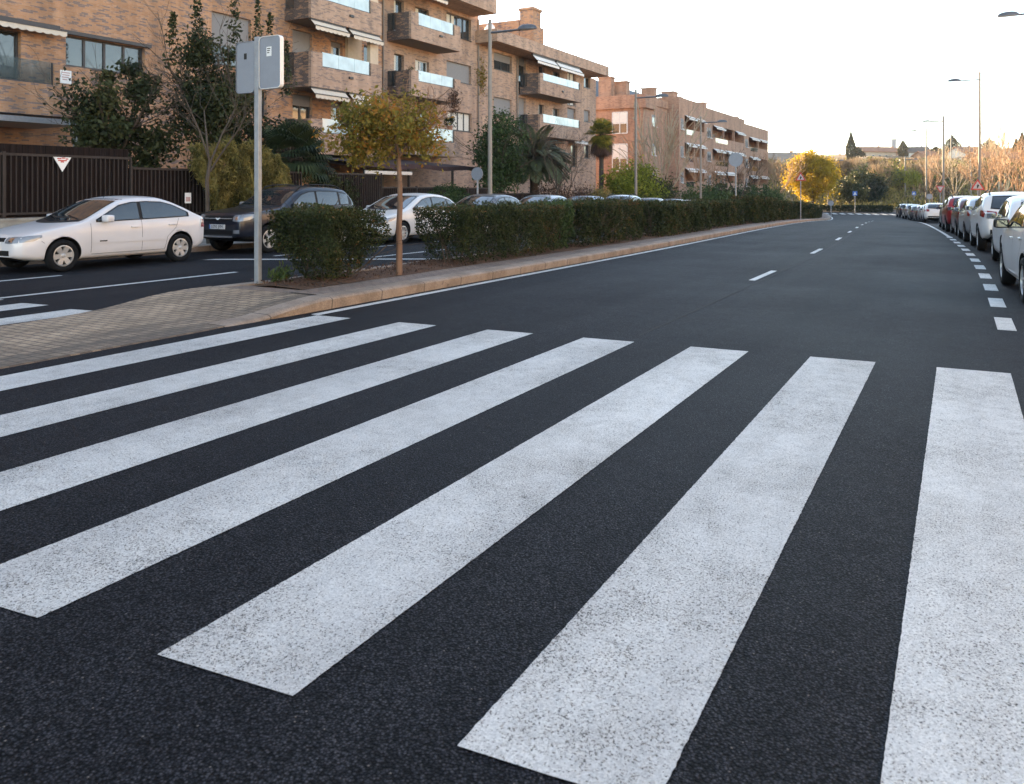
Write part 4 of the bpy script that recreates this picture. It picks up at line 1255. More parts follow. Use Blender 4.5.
class Car:
    """body lofted from a side profile, a belt line and a plan shape; glass, lamps and trim are shells laid on it"""
    def __init__(s, L, W, top, belt, plan, zbot, wf, wr, tyre, roof_in=.17, wheel_w=.19, clad=0.0):
        s.L, s.W, s.top, s.belt, s.plan, s.zbot = L, W, top, belt, plan, zbot
        s.wf, s.wr, s.tyre, s.ww, s.clad = wf, wr, tyre, wheel_w, clad
        s.roof_in = roof_in
        s.body()
    def section(s, x):
        zt = I(x, s.top); w = I(x, s.plan); zb = I(x, s.zbot)
        bz = I(x, s.belt)
        zs = min(bz, zt-.035)
        g = max(0, min(1, (zt-zs-.035)/(max(p[1] for p in s.top)-bz-.035)))
        wr = w*(.95-s.roof_in*g)
        h = zs-zb
        rr = .035+.05*g
        return [(0, zb), (.82*w, zb), (.955*w, zb+.05), (.992*w, zb+.30*h), (1.0*w, zb+.62*h), (.985*w, zb+.86*h), (.955*w, zs),
                (wr+.03*g, zt-rr), (wr-.045, zt-.010-.004*g), (.5*wr, zt+.012), (0, zt+.022)]
    def body(s):
        keys = sorted({p[0] for p in s.top} | {p[0] for p in s.plan} | {0.0, s.L})
        xs = []
        for a, b in zip(keys, keys[1:]):
            n = max(1, int(round((b-a)/.22)))
            xs += [a+(b-a)*k/n for k in range(n)]
        xs.append(s.L)
        bm = bmesh.new(); rows = []
        for x in xs:
            sec = s.section(x)
            left = [bm.verts.new((x, -y, z)) for y, z in sec[1:-1]]
            mid0 = bm.verts.new((x, 0, sec[0][1])); mid1 = bm.verts.new((x, 0, sec[-1][1]))
            right = [bm.verts.new((x, y, z)) for y, z in sec[1:-1]]
            rows.append([mid0]+right+[mid1]+left[::-1])
        n = len(rows[0])
        for i in range(len(rows)-1):
            for j in range(n):
                bm.faces.new((rows[i][j], rows[i+1][j], rows[i+1][(j+1) % n], rows[i][(j+1) % n]))
        for row, flip in ((rows[0], False), (rows[-1], True)):
            # cap with strips so the ends round off cleanly
            m = n//2
            for j in range(m):
                a, b, c, d = row[j], row[j+1], row[(n-j-1) % n], row[(n-j) % n]
                vs = [v for k, v in enumerate((a, b, c, d)) if v not in (a, b, c, d)[:k]]
                if len(vs) >= 3: bm.faces.new(vs if flip else vs[::-1])
        bmesh.ops.recalc_face_normals(bm, faces=bm.faces[:])
        me = bpy.data.meshes.new('car_body'); bm.to_mesh(me); bm.free()
        o = bpy.data.objects.new('tmp', me); COL.objects.link(o)
        ss = o.modifiers.new('s', 'SUBSURF'); ss.levels = 2; ss.render_levels = 2
        cut = []
        for cx in (s.wf, s.wr):
            for sg in (-1, 1):
                cb = bmesh.new()
                w = s.W/2
                bmesh.ops.create_cone(cb, cap_ends=True, segments=40, radius1=s.tyre*1.13, radius2=s.tyre*1.13, depth=.56,
                    matrix=Matrix.Translation((cx, sg*(w+.02), s.tyre+.015)) @ Matrix.Rotation(math.pi/2, 4, 'X'))
                cm = bpy.data.meshes.new('cut'); cb.to_mesh(cm); cb.free()
                co = bpy.data.objects.new('cut', cm); COL.objects.link(co); cut.append(co)
                b = o.modifiers.new('b', 'BOOLEAN'); b.operation = 'DIFFERENCE'; b.object = co; b.solver = 'EXACT'
        dg = bpy.context.evaluated_depsgraph_get(); dg.update()
        out = bpy.data.meshes.new_from_object(o.evaluated_get(dg))
        out.name = 'car_body'
        for c in cut: bpy.data.objects.remove(c)
        bpy.data.objects.remove(o)
        s.me = out
        out.materials.clear(); out.materials.append(PAINT['white']); out.materials.append(M['plastic'])
        idx = []; sm = []
        for p in out.polygons:
            c = p.center; k = 0; f = True
            for cx in (s.wf, s.wr):
                d = math.hypot(c.x-cx, c.z-s.tyre-.015)
                if abs(d-s.tyre*1.13) < .012 and abs(p.normal.x*(c.x-cx)+p.normal.z*(c.z-s.tyre-.015)) > .8*d: k = 1; f = False
                if d < s.tyre*1.10 and abs(p.normal.y) > .9 and abs(c.y) < s.W/2-.12: k = 1
            if s.clad and c.z < s.clad: k = 1
            if c.z < I(c.x, s.zbot)+.02: k = 1
            idx.append(k); sm.append(f)
        out.polygons.foreach_set('material_index', idx); out.polygons.foreach_set('use_smooth', sm)
        out.update()
        s.bvh = BVHTree.FromPolygons([v.co for v in out.vertices], [tuple(p.vertices) for p in out.polygons])
    # --- shells
    def shell(s, grid, org_dir, off):
        """grid of (a, z) rows of points; org_dir maps to ray origin and direction"""
        pts = []
        for row in grid:
            r = []
            for q in row:
                o, d = org_dir(q)
                loc, nrm, *_ = s.bvh.ray_cast(o, d)
                if loc is None: r.append(r[-1] if r else None); continue
                if nrm.dot(d) > 0: nrm = -nrm
                r.append(loc+nrm*off)
            pts.append(r)
        return pts
    def side(s, cols, sg, off, nz=5):
        """cols: [(x, zlow, zhigh)] on one flank"""
        g = [[(x, a+(b-a)*k/nz) for k in range(nz+1)] for x, a, b in cols]
        return s.shell(g, lambda q: (Vector((q[0], sg*3, q[1])), Vector((0, -sg, 0))), off)
    def end(s, cols, rear, off, nz=6):
        """cols: [(y, zlow, zhigh)] seen from the front or the rear"""
        g = [[(y, a+(b-a)*k/nz) for k in range(nz+1)] for y, a, b in cols]
        return s.shell(g, lambda q: (Vector((s.L+3 if rear else -3, q[0], q[1])), Vector((-1 if rear else 1, 0, 0))), off)
    @staticmethod
    def put(mb, pts, mi=0):
        nc, nr = len(pts), len(pts[0])
        if any(p is None for r in pts for p in r): return
        mb.mesh([p for r in pts for p in r], [(i*nr+j, (i+1)*nr+j, (i+1)*nr+j+1, i*nr+j+1) for i in range(nc-1) for j in range(nr-1)], mi)

def dense(cols, step=.07):
    out = []
    for a, b in zip(cols, cols[1:]):
        n = max(1, int(abs(b[0]-a[0])/step))
        out += [tuple(a[k]+(b[k]-a[k])*i/n for k in range(3)) for i in range(n)]
    return out+[cols[-1]]

def wheel_meshes(tyre, width, spokes, style):
    t = MB()
    r = tyre; rr = r*.66
    t.lathe([(rr, -width/2+.02), (rr+.01, -width/2), (r*.9, -width/2), (r*.975, -width/2+.018), (r, -width/2+.05), (r, width/2-.05), (r*.975, width/2-.018), (r*.9, width/2), (rr+.01, width/2), (rr, width/2-.02)], (0, 0, 0), 'y', 36)
    t.lathe([(0, -width/2+.07), (rr, -width/2+.07)], (0, 0, 0), 'y', 24); t.lathe([(rr, -width/2+.02), (rr, width/2-.02)], (0, 0, 0), 'y', 36)
    m = MB()
    m.lathe([(rr*.99, -width/2+.06), (rr*.99, -width/2+.012), (rr*.90, -width/2+.008), (rr*.86, -width/2+.03), (rr*.86, -width/2+.06)], (0, 0, 0), 'y', 36)
    m.lathe([(.0, -width/2+.012), (rr*.13, -width/2+.014), (rr*.24, -width/2+.028), (rr*.26, -width/2+.06)], (0, 0, 0), 'y', 20)
    for k in range(spokes):
        a = 2*math.pi*k/spokes
        c, q = math.cos(a), math.sin(a)
        w0, w1 = ((.10, .085), (.09, .19), (.19, .26))[style]
        f = -width/2+.018; bk = -width/2+.055
        def P(rad, off, y): return (c*rad-q*off, y, q*rad+c*off)
        v = [P(rr*.18, -w0*rr, f+.008), P(rr*.18, w0*rr, f+.008), P(rr*.9, w1*rr, f-.002), P(rr*.9, -w1*rr, f-.002),
             P(rr*.18, -w0*rr, bk), P(rr*.18, w0*rr, bk), P(rr*.9, w1*rr, bk), P(rr*.9, -w1*rr, bk)]
        m.mesh(v, [(0, 1, 2, 3), (0, 4, 5, 1), (1, 5, 6, 2), (3, 2, 6, 7), (0, 3, 7, 4)])
    return t, m

def make_car(car, spec, name, label, paint, cat='car'):
    """build one car standing at its own origin: front bumper at x=0, nose towards -x"""
    r = empty(name, (0, 0, 0), label, cat)
    b = bpy.data.objects.new('body', car.me); COL.objects.link(b); b.parent = r
    b.material_slots[0].link = 'OBJECT'; b.material_slots[0].material = PAINT[paint]
    W2 = car.W/2
    zroof = max(p[1] for p in car.top)
    # windscreen and rear window
    for rear, key, nm in ((False, 'ws', 'windscreen'), (True, 'rw', 'rear_window')):
        (zl, zh, yl, yh) = spec[key]
        n = 13
        def cols(e): 
            return [(y, zl-.035*(1-(abs(y)/yl)**2)-e+.02*0, zh+.012*(1-(abs(y)/yl)**2)+e) for y in np.linspace(-yl-e*.7, yl+e*.7, n)]
        def trap(e):
            g = []
            for k in np.linspace(-1, 1, n):
                c = []
                for j in range(8):
                    f = j/7; yw = yl+(yh-yl)*f+e*.6
                    z0 = zl-.03*(1-k*k)-e; z1 = zh+.012*(1-k*k)+e
                    c.append((k*yw, z0+(z1-z0)*f))
                g.append(c)
            return g
        od = lambda q: (Vector((car.L+3 if rear else -3, q[0], q[1])), Vector((-1 if rear else 1, 0, 0)))
        mb = MB(); car.put(mb, car.shell(trap(.0), od, .006)); o = mb.build(nm, M['car_glass'], r, smooth=True)
        mb = MB(); car.put(mb, car.shell(trap(.03), od, .003)); mb.build('surround', M['plastic'], o, smooth=True)
        if not rear:
            mb = MB()
            for sg in (-.55, .1):
                p = car.shell([[(sg, zl+.0), (sg+.22, zl+.03), (sg+.45, zl+.06)]], od, .02)[0]
                if None not in p:
                    for a, c in zip(p, p[1:]): mb.tube(a, c, .008, n=5)
            mb.build('wiper', M['plastic'], o)
    # side glass
    def ztop(x): return I(x, car.top)-spec.get('drop', .13)
    for sg in (-1, 1):
        x0, x1 = spec['side']
        def c(xa, xb, e=0):
            out = []
            for x in frange(xa-e, xb+e, .06):
                lo = I(x, car.belt)+.035-e
                hi = min(ztop(x), I(x, spec['stop']) if 'stop' in spec else 9)+e
                out.append((x, lo, max(lo+.004, hi)))
            return out
        mb = MB(); car.put(mb, car.side(c(x0, x1, .022), sg, .003)); mb.build('window_surround', M['plastic'], r, smooth=True)
        for xa, xb in spec['glass']:
            mb = MB(); car.put(mb, car.side(c(xa, xb), sg, .007)); mb.build('side_window', M['car_glass'], r, smooth=True)
        # door seams, handles
        mb = MB()
        for ln in spec['seams']:
            for (xa, za), (xb, zb_) in zip(ln, ln[1:]):
                n = 8
                if abs(zb_-za) > abs(xb-xa):
                    pts = [[(xa+(xb-xa)*i/n+d, za+(zb_-za)*i/n) for i in range(n+1)] for d in (-.004, .004)]
                else:
                    pts = [[(xa+(xb-xa)*i/n, za+(zb_-za)*i/n+d) for i in range(n+1)] for d in (-.004, .004)]
                car.put(mb, car.shell(pts, lambda q: (Vector((q[0], sg*3, q[1])), Vector((0, -sg, 0))), .002))
        mb.build('door_seams', M['ink'], r)
        for (hx, hz) in spec['handles']:
            p = car.side([(hx, hz-.01, hz+.01)], sg, .0, 1)[0][0]
            mb = MB(); mb.box(p.x-.09, p.x+.09, p.y-.028*(sg < 0)-.002, p.y+.028*(sg > 0)+.002, p.z-.012, p.z+.014, b=.008)
            h = mb.build('door_handle', PAINT[paint] if spec.get('body_handles', True) else M['plastic'], r)
        # mirror
        mx, mz = spec['mirror']
        p = car.side([(mx, mz-.01, mz+.01)], sg, .0, 1)[0][0]
        mb = MB(); mb.box(p.x-.085, p.x+.075, p.y+sg*.12-.10, p.y+sg*.12+.10, p.z-.055, p.z+.085, b=.045); mb.box(p.x-.03, p.x+.03, min(p.y-.02*sg, p.y+.06*sg), max(p.y-.02*sg, p.y+.06*sg), p.z-.05, p.z-.01)
        mo = mb.build('mirror', PAINT[spec.get('mirror_paint', paint)], r, smooth=True)
        mb = MB(); mb.box(p.x+.0755, p.x+.081, p.y+sg*.12-.08, p.y+sg*.12+.08, p.z-.035, p.z+.065); mb.build('mirror_glass', M['car_glass'], mo)
        if 'mould' in spec:
            mb = MB(); car.put(mb, car.side(dense([(spec['mould'][0], spec['mould'][2], spec['mould'][3]), (spec['mould'][1], spec['mould'][2], spec['mould'][3])]), sg, .012, 2)); mb.build('side_moulding', PAINT[paint], r)
        if 'badge' in spec and sg == spec.get('badge_side', 1):
            mb = MB(); car.put(mb, car.side(spec['badge'], sg, .016, 1)); mb.build('badge', M['plastic'], r)
        # lamps on each side
        for nm, key, mt in (('headlight', 'hl', 'lens'), ('tail_light', 'tl', 'tail'), ('fog_light', 'fog', 'lens'), ('indicator', 'ind', 'tail')):
            if key not in spec: continue
            for (how, cols_) in spec[key]:
                mb = MB()
                if how == 'side': car.put(mb, car.side(dense(cols_, .04), sg, .007, 4))
                else: car.put(mb, car.end([(y*sg, a, c_) for y, a, c_ in dense(cols_, .04)], how == 'rear', .007, 4))
                o = mb.build(nm, M[mt], r, smooth=True)
                if nm == 'headlight' and how == 'front':
                    mb = MB()
                    ym = sum(q[0] for q in cols_)/len(cols_); zm = sum(q[1]+q[2] for q in cols_)/2/len(cols_)
                    car.put(mb, car.end([(sg*(ym-.05+.025*k), zm-.035, zm+.035) for k in range(5)], False, .011, 3)); mb.build('bulb', M['chrome'], o)
        # wheels
        for cx in (car.wf, car.wr):
            t, m = spec['wheels']
            wo = bpy.data.objects.new('wheel', spec['wm'][0]); COL.objects.link(wo); wo.parent = r
            wo.location = (cx, sg*(W2-car.ww/2-.012), car.tyre)
            wo.rotation_euler = (0, R.uniform(0, 6), 0) if sg < 0 else (0, R.uniform(0, 6), math.pi)
            ro = bpy.data.objects.new('rim', spec['wm'][1]); COL.objects.link(ro); ro.parent = wo
    for nm, how, cols_, mt, off in spec['trim']:
        mb = MB(); car.put(mb, car.end(dense(cols_, .06), how == 'rear', off, 4)); mb.build(nm, M[mt] if mt in M else PAINT[mt], r)
    for how, z in (('front', spec['plate'][0]), ('rear', spec['plate'][1])):
        mb = MB(); p = car.end([(0, z-.01, z+.01)], how == 'rear', 0, 1)[0][0]
        sx = 1 if how == 'rear' else -1
        xx = p.x+sx*.03
        mb.box(min(p.x-.04*sx, xx), max(p.x-.04*sx, xx), -.26, .26, z-.055, z+.055)
        po = mb.build('number_plate', M['plate'], r)
        if spec.get('plate_text'):
            mb = MB(); mb.box(min(xx, xx+sx*.002), max(xx, xx+sx*.002), -.257, -.215, z-.052, z+.052) if how == 'rear' else mb.box(xx-.002, xx, .215, .257, z-.052, z+.052); mb.build('plate_band', M['sign_blue'], po)
            text(spec['plate_text'], 'plate_number', (xx+sx*.003, 0.015 if how == 'rear' else -.015, z), .105, (math.pi/2, 0, math.pi/2 if how == 'rear' else -math.pi/2), M['ink'], po)
    if 'rails' in spec:
        x0, x1, y = spec['rails']
        for sg in (-1, 1):
            mb = MB(); prev = None
            for x in frange(x0, x1, .2):
                z = I(x, car.top)+(.0 if x in (x0, x1) else .05)
                if abs(x-x0) < 1e-6 or abs(x-x1) < 1e-6: z = I(x, car.top)-.02
                p = Vector((x, sg*y, z))
                if prev is not None: mb.tube(prev, p, .018, n=6)
                prev = p
            mb.build('roof_rail', M['plastic'], r)
    if 'aerial' in spec:
        x = spec['aerial']; mb = MB(); mb.tube((x, 0, I(x, car.top)), (x+.18, 0, I(x, car.top)+.28), .006, .003, 5); mb.build('aerial', M['plastic'], r)
    return r

def text(s, name, loc, size, rot, mat, parent=None, align='CENTER'):
    cu = bpy.data.curves.new(name, 'FONT')
    cu.body = s; cu.size = size; cu.align_x = align; cu.align_y = 'CENTER'; cu.extrude = .0006
    cu.materials.append(mat)
    o = bpy.data.objects.new(name, cu); COL.objects.link(o)
    o.location = loc; o.rotation_euler = rot
    bpy.context.view_layer.update()
    me = bpy.data.meshes.new_from_object(o.evaluated_get(bpy.context.evaluated_depsgraph_get()))
    bpy.data.objects.remove(o)
    o = bpy.data.objects.new(name, me); COL.objects.link(o)
    o.location = loc; o.rotation_euler = rot
    if parent is not None: o.parent = parent
    return o

def plan(L, w, nose=.60, tail=.66): 
    return [(0, w*nose), (.04, w*(nose+.13)), (.14, w*.86), (.35, w*.94), (.75, w*.985), (1.3, w), (L-1.2, w), (L-.6, w*.975), (L-.25, w*.93), (L-.08, w*.85), (L-.02, w*(tail+.06)), (L, w*tail)]

# --- white sedan with a sloping tail
SED = Car(4.17, 1.70, [(0, .52), (.03, .62), (.12, .69), (.45, .785), (.9, .875), (1.18, .925), (1.32, .965), (2.02, 1.33), (2.3, 1.385), (2.65, 1.40), (3.0, 1.385), (3.25, 1.325), (3.6, 1.17), (3.85, 1.045), (3.98, .995), (4.10, .965), (4.155, .82), (4.17, .60)],
    [(0, .9), (1.2, .885), (3.0, .93), (4.17, .97)], plan(4.17, .85), [(0, .30), (.25, .22), (.7, .19), (3.4, .19), (3.9, .25), (4.17, .36)], .83, 3.40, .302)
# --- dark SUV, white hatchback, crossover, small hatch
SUV = Car(4.32, 1.82, [(0, .66), (.03, .86), (.10, .96), (.4, 1.035), (.95, 1.085), (1.25, 1.115), (1.40, 1.165), (2.02, 1.555), (2.3, 1.63), (2.7, 1.655), (3.4, 1.64), (3.85, 1.58), (4.05, 1.36), (4.17, 1.14), (4.27, 1.02), (4.31, .85), (4.32, .66)],
    [(0, 1.05), (1.2, 1.07), (3.4, 1.13), (4.32, 1.16)], plan(4.32, .91, .66, .72), [(0, .40), (.25, .29), (.8, .26), (3.4, .26), (3.95, .32), (4.32, .45)], .84, 3.51, .345, roof_in=.15, wheel_w=.22, clad=.42)
HAT = Car(4.30, 1.78, [(0, .56), (.03, .68), (.11, .76), (.45, .865), (.85, .955), (1.05, 1.005), (1.18, 1.05), (1.98, 1.40), (2.3, 1.465), (2.7, 1.485), (3.2, 1.455), (3.6, 1.375), (3.9, 1.22), (4.1, 1.03), (4.22, .94), (4.28, .80), (4.30, .60)],
    [(0, .94), (1.1, .94), (3.0, 1.0), (4.30, 1.06)], plan(4.30, .89), [(0, .32), (.25, .22), (.7, .19), (3.45, .19), (4.0, .26), (4.30, .38)], .86, 3.50, .318)
XOV = Car(4.38, 1.83, [(0, .62), (.03, .80), (.11, .90), (.45, .985), (.95, 1.06), (1.15, 1.09), (1.30, 1.14), (2.0, 1.50), (2.3, 1.565), (2.7, 1.59), (3.3, 1.565), (3.75, 1.49), (4.0, 1.33), (4.18, 1.12), (4.30, 1.02), (4.36, .84), (4.38, .62)],
    [(0, 1.02), (1.1, 1.04), (2.8, 1.10), (3.7, 1.20), (4.38, 1.24)], plan(4.38, .915, .64, .70), [(0, .36), (.25, .26), (.8, .23), (3.45, .23), (4.0, .30), (4.38, .44)], .88, 3.53, .345, wheel_w=.22, clad=.36)
def wm(tyre, w, n, st):
    t, m = wheel_meshes(tyre, w, n, st)
    a = t.build('tyre_tmp', M['rubber'], smooth=True); b = m.build('rim_tmp', M['alloy'])
    out = (a.data, b.data)
    bpy.data.objects.remove(a); bpy.data.objects.remove(b)
    return out
sp_sed = dict(ws=(.955, 1.315, .66, .56), rw=(1.07, 1.33, .62, .52), side=(1.50, 3.62), glass=[(1.52, 2.42), (2.50, 3.58)],
    seams=[[(1.36, .33), (1.36, .885)], [(2.46, .30), (2.46, .93)], [(1.37, .30), (3.0, .30)], [(3.36, .93), (3.27, .74), (3.06, .56), (3.0, .30)], [(.0+.42, .60), (.48, .55)]],
    handles=[(2.30, .80), (3.18, .82)], mirror=(1.66, .97), mould=(1.40, 3.02, .50, .575), badge=[(1.52, .53, .555), (1.68, .53, .555)], badge_side=-1,
    hl=[('front', [(.38, .56, .66), (.52, .555, .675), (.66, .57, .68)]), ('side', [(.10, .575, .67), (.30, .60, .70), (.44, .665, .705)])],
    tl=[('rear', [(.42, .72, .90), (.62, .72, .90)]), ('side', [(3.97, .73, .91), (4.09, .72, .89)])],
    trim=[('grille', 'front', [(-.34, .585, .655), (.34, .585, .655)], 'plastic', .004), ('air_intake', 'front', [(-.50, .335, .43), (.50, .335, .43)], 'plastic', .004),
          ('bumper_strip', 'rear', [(-.6, .55, .6), (.6, .55, .6)], 'plastic', .006)], plate=(.48, .72), wheels=(0, 0), wm=wm(.302, .18, 6, 2), aerial=2.15, drop=.115)
sp_suv = dict(ws=(1.155, 1.535, .70, .60), rw=(1.20, 1.50, .60, .52), side=(1.62, 3.98), glass=[(1.64, 2.52), (2.60, 3.42), (3.50, 3.86)],
    seams=[[(1.42, .45), (1.40, 1.06)], [(2.56, .44), (2.56, 1.12)], [(1.42, .44), (3.1, .44)], [(3.45, 1.12), (3.38, .85), (3.12, .66), (3.1, .44)]],
    handles=[(2.40, .96), (3.28, .98)], mirror=(1.74, 1.17), mirror_paint='silver',
    hl=[('front', [(.50, .79, .93), (.62, .78, .945), (.76, .80, .95)]), ('side', [(.12, .80, .94), (.26, .83, .96), (.40, .89, .97)])],
    fog=[('front', [(.54, .50, .58), (.70, .50, .585)])],
    tl=[('rear', [(.62, .86, 1.12), (.76, .86, 1.12)]), ('side', [(4.10, .86, 1.12), (4.22, .86, 1.08)])],
    trim=[('grille', 'front', [(-.47, .78, .92), (.47, .78, .92)], 'plastic', .004), ('grille_bar', 'front', [(-.47, .845, .86), (.47, .845, .86)], 'alloy', .012),
          ('emblem', 'front', [(-.085, .865, .868), (-.03, .82, .865), (0, .815, .855), (.03, .82, .865), (.085, .865, .868)], 'sign_white', .02),
          ('air_intake', 'front', [(-.50, .47, .57), (.50, .47, .57)], 'plastic', .004), ('skid_plate', 'front', [(-.5, .40, .435), (.5, .40, .435)], 'galv', .012)],
    plate=(.655, .80), plate_text='0293 JFM', wheels=(0, 0), wm=wm(.345, .21, 5, 1), rails=(1.95, 3.75, .62), drop=.135)
sp_hat = dict(ws=(1.045, 1.375, .68, .57), rw=(1.10, 1.36, .60, .52), side=(1.42, 3.86), glass=[(1.46, 2.44), (2.51, 3.30), (3.36, 3.74)],
    seams=[[(1.40, .33), (1.38, .93)], [(2.475, .31), (2.475, .98)], [(1.4, .31), (3.05, .31)], [(3.38, 1.0), (3.33, .78), (3.1, .58), (3.05, .31)]],
    handles=[(2.32, .86), (3.20, .89)], mirror=(1.62, 1.03),
    hl=[('front', [(.46, .62, .73), (.60, .62, .745), (.72, .64, .75)]), ('side', [(.12, .64, .74), (.32, .68, .775), (.50, .75, .79)])],
    tl=[('rear', [(.50, .84, 1.02), (.70, .84, 1.02)]), ('side', [(4.03, .86, 1.02), (4.18, .84, .99)])],
    trim=[('grille', 'front', [(-.42, .61, .69), (.42, .61, .69)], 'plastic', .004), ('air_intake', 'front', [(-.55, .36, .47), (.55, .36, .47)], 'plastic', .004), ('bumper_strip', 'rear', [(-.6, .42, .52), (.6, .42, .52)], 'plastic', .005)],
    plate=(.53, .72), plate_text=None, wheels=(0, 0), wm=wm(.318, .20, 10, 0), drop=.12)
sp_xov = dict(ws=(1.13, 1.475, .70, .59), rw=(1.17, 1.45, .62, .54), side=(1.50, 3.86), glass=[(1.55, 2.48), (2.55, 3.34), (3.40, 3.72)],
    seams=[[(1.46, .40), (1.44, 1.03)], [(2.515, .40), (2.515, 1.09)], [(1.46, .39), (3.08, .39)], [(3.40, 1.12), (3.36, .85), (3.12, .64), (3.08, .39)]],
    handles=[(2.36, .96), (3.24, 1.0)], mirror=(1.68, 1.13),
    hl=[('front', [(.50, .76, .87), (.62, .76, .88), (.76, .78, .89)]), ('side', [(.12, .78, .88), (.34, .82, .905)])],
    tl=[('rear', [(.50, .90, 1.06), (.72, .92, 1.09)]), ('side', [(3.98, .96, 1.09), (4.12, .93, 1.10), (4.25, .91, 1.06)])],
    trim=[('grille', 'front', [(-.42, .72, .84), (.42, .72, .84)], 'plastic', .004), ('bumper_strip', 'rear', [(-.66, .46, .60), (.66, .46, .60)], 'plastic', .006)],
    plate=(.60, .82), plate_text=None, wheels=(0, 0), wm=wm(.345, .21, 5, 1), rails=(2.0, 3.6, .60), drop=.13)

def park(root, t, s, toward, yaw=0.0):
    """front bumper at (t, s); toward = -1 nose to the camera, +1 nose away"""
    root.location = (t+bend(s), s, gz(s))
    L = 4.3
    m = (gz(s+L)-gz(s))/L if toward < 0 else (gz(s-L)-gz(s))/L
    a = math.atan((bend(s+L)-bend(s))/L) if toward < 0 else math.atan((bend(s)-bend(s-L))/L)
    root.rotation_euler = (0, -math.atan(m), (math.pi/2 if toward < 0 else -math.pi/2)-a+yaw)

park(make_car(SED, sp_sed, 'parked_car', 'white sedan with a sloping tail parked in front of the brown fence', 'pearl'), -15.42, 8.08, -1)
park(make_car(SUV, sp_suv, 'parked_car', 'dark blue black SUV with silver front trim parked behind the white sedan', 'navy'), -15.72, 13.42, -1)
park(make_car(HAT, sp_hat, 'parked_car', 'white hatchback parked behind the orange leaved tree in the median', 'white'), -15.05, 18.05, -1)
hat0 = make_car(HAT, sp_hat, 'parked_car', 'dark grey hatchback whose roof shows above the hedge beside the near lamp post', 'grey')
GL = 'cars parked along the far side'
hat0['group'] = GL
park(hat0, -15.3, 23.5, -1)
xov0 = make_car(XOV, sp_xov, 'parked_car', 'white crossover seen from behind with its rear window dark, second parked car ahead on the nearer side', 'white')
GR = 'cars parked along the right of the main road'
def clone(src, label, paint, group, cat='car'):
    c = copy_tree(src)
    c['label'] = label; c['group'] = group
    for ch in c.children:
        n = ch.name.split('.')[0]
        if n == 'body': ch.material_slots[0].material = PAINT[paint]
        elif n in ('mirror', 'door_handle', 'side_moulding'):
            ch.material_slots[0].link = 'OBJECT'; ch.material_slots[0].material = PAINT[paint]
    return c
for t, s, src, p, lb in ((-15.3, 28.7, hat0, 'silver', 'silver car mostly hidden behind the hedge, just past the feather palm'),
        (-15.4, 34.2, hat0, 'bluegrey', 'blue grey car roof behind the loose light green bush'),
        (-15.3, 39.8, xov0, 'silver', 'silver blue car whose windscreen shows above the hedge below the yellow green shrub'),
        (-15.3, 45.5, hat0, 'maroon', 'dark red car roof just showing over the hedge past the second lamp post'),
        (-15.3, 51.0, hat0, 'grey', 'grey car roof just showing over the hedge left of the third lamp post'),
        (-15.3, 57.0, hat0, 'white', 'white car roof just showing over the hedge at the third lamp post'),
        (-15.3, 66.0, hat0, 'navy', 'dark car over the hedge left of the triangular warning sign'),
        (-15.3, 73.0, hat0, 'bluegrey', 'blue car over the hedge behind the triangular warning sign')):
    park(clone(src, lb, p, GL), t, s, -1)
# right hand row, noses away from the camera
hatR = clone(hat0, 'white hatchback with a black mirror, nearest parked car at the right edge', 'white', GR)
for ch in hatR.children:
    if ch.name.split('.')[0] == 'mirror': ch.material_slots[0].material = M['plastic']
park(hatR, 1.47, 16.5, 1, .045)
park(clone(hat0, 'white car almost hidden behind the nearest white hatchback', 'white', GR), 1.68, 22.2, 1)
xov0['group'] = GR
xov0['label'] = 'tall white crossover seen from behind, between the white hatchbacks and the dark silver car'
park(xov0, 1.62, 28.7, 1)
for t, s, src, p, lb in ((1.58, 33.9, hat0, 'silver', 'silver car with dark windows just ahead of the tall white crossover'),
        (1.62, 38.9, hat0, 'maroon', 'dark maroon car between the silver car and the bright red car'),
        (1.55, 44.0, xov0, 'red', 'bright red car in the right hand row'),
        (1.65, 49.3, hat0, 'grey', 'dark grey car just beyond the bright red car'),
        (1.45, 70.6, hat0, 'white', 'white car with a dark rear window where the right hand row bends left'),
        (1.5, 77.4, hat0, 'white', 'white car just past the bend of the right hand row'),
        (1.5, 83.2, hat0, 'silver', 'silver car far along the right hand row, next to a reddish one'),
        (1.5, 88.8, hat0, 'maroon', 'reddish car far along the right hand row'),
        (1.4, 94.5, hat0, 'grey', 'grey car far along the right hand row, just before the end'), (1.4, 100.4, xov0, 'silver', 'silver tall car near the very end of the right hand row'), (1.4, 106.4, xov0, 'navy', 'dark car at the far end of the right hand row')):
    park(clone(src, lb, p, GR), t, s, 1)
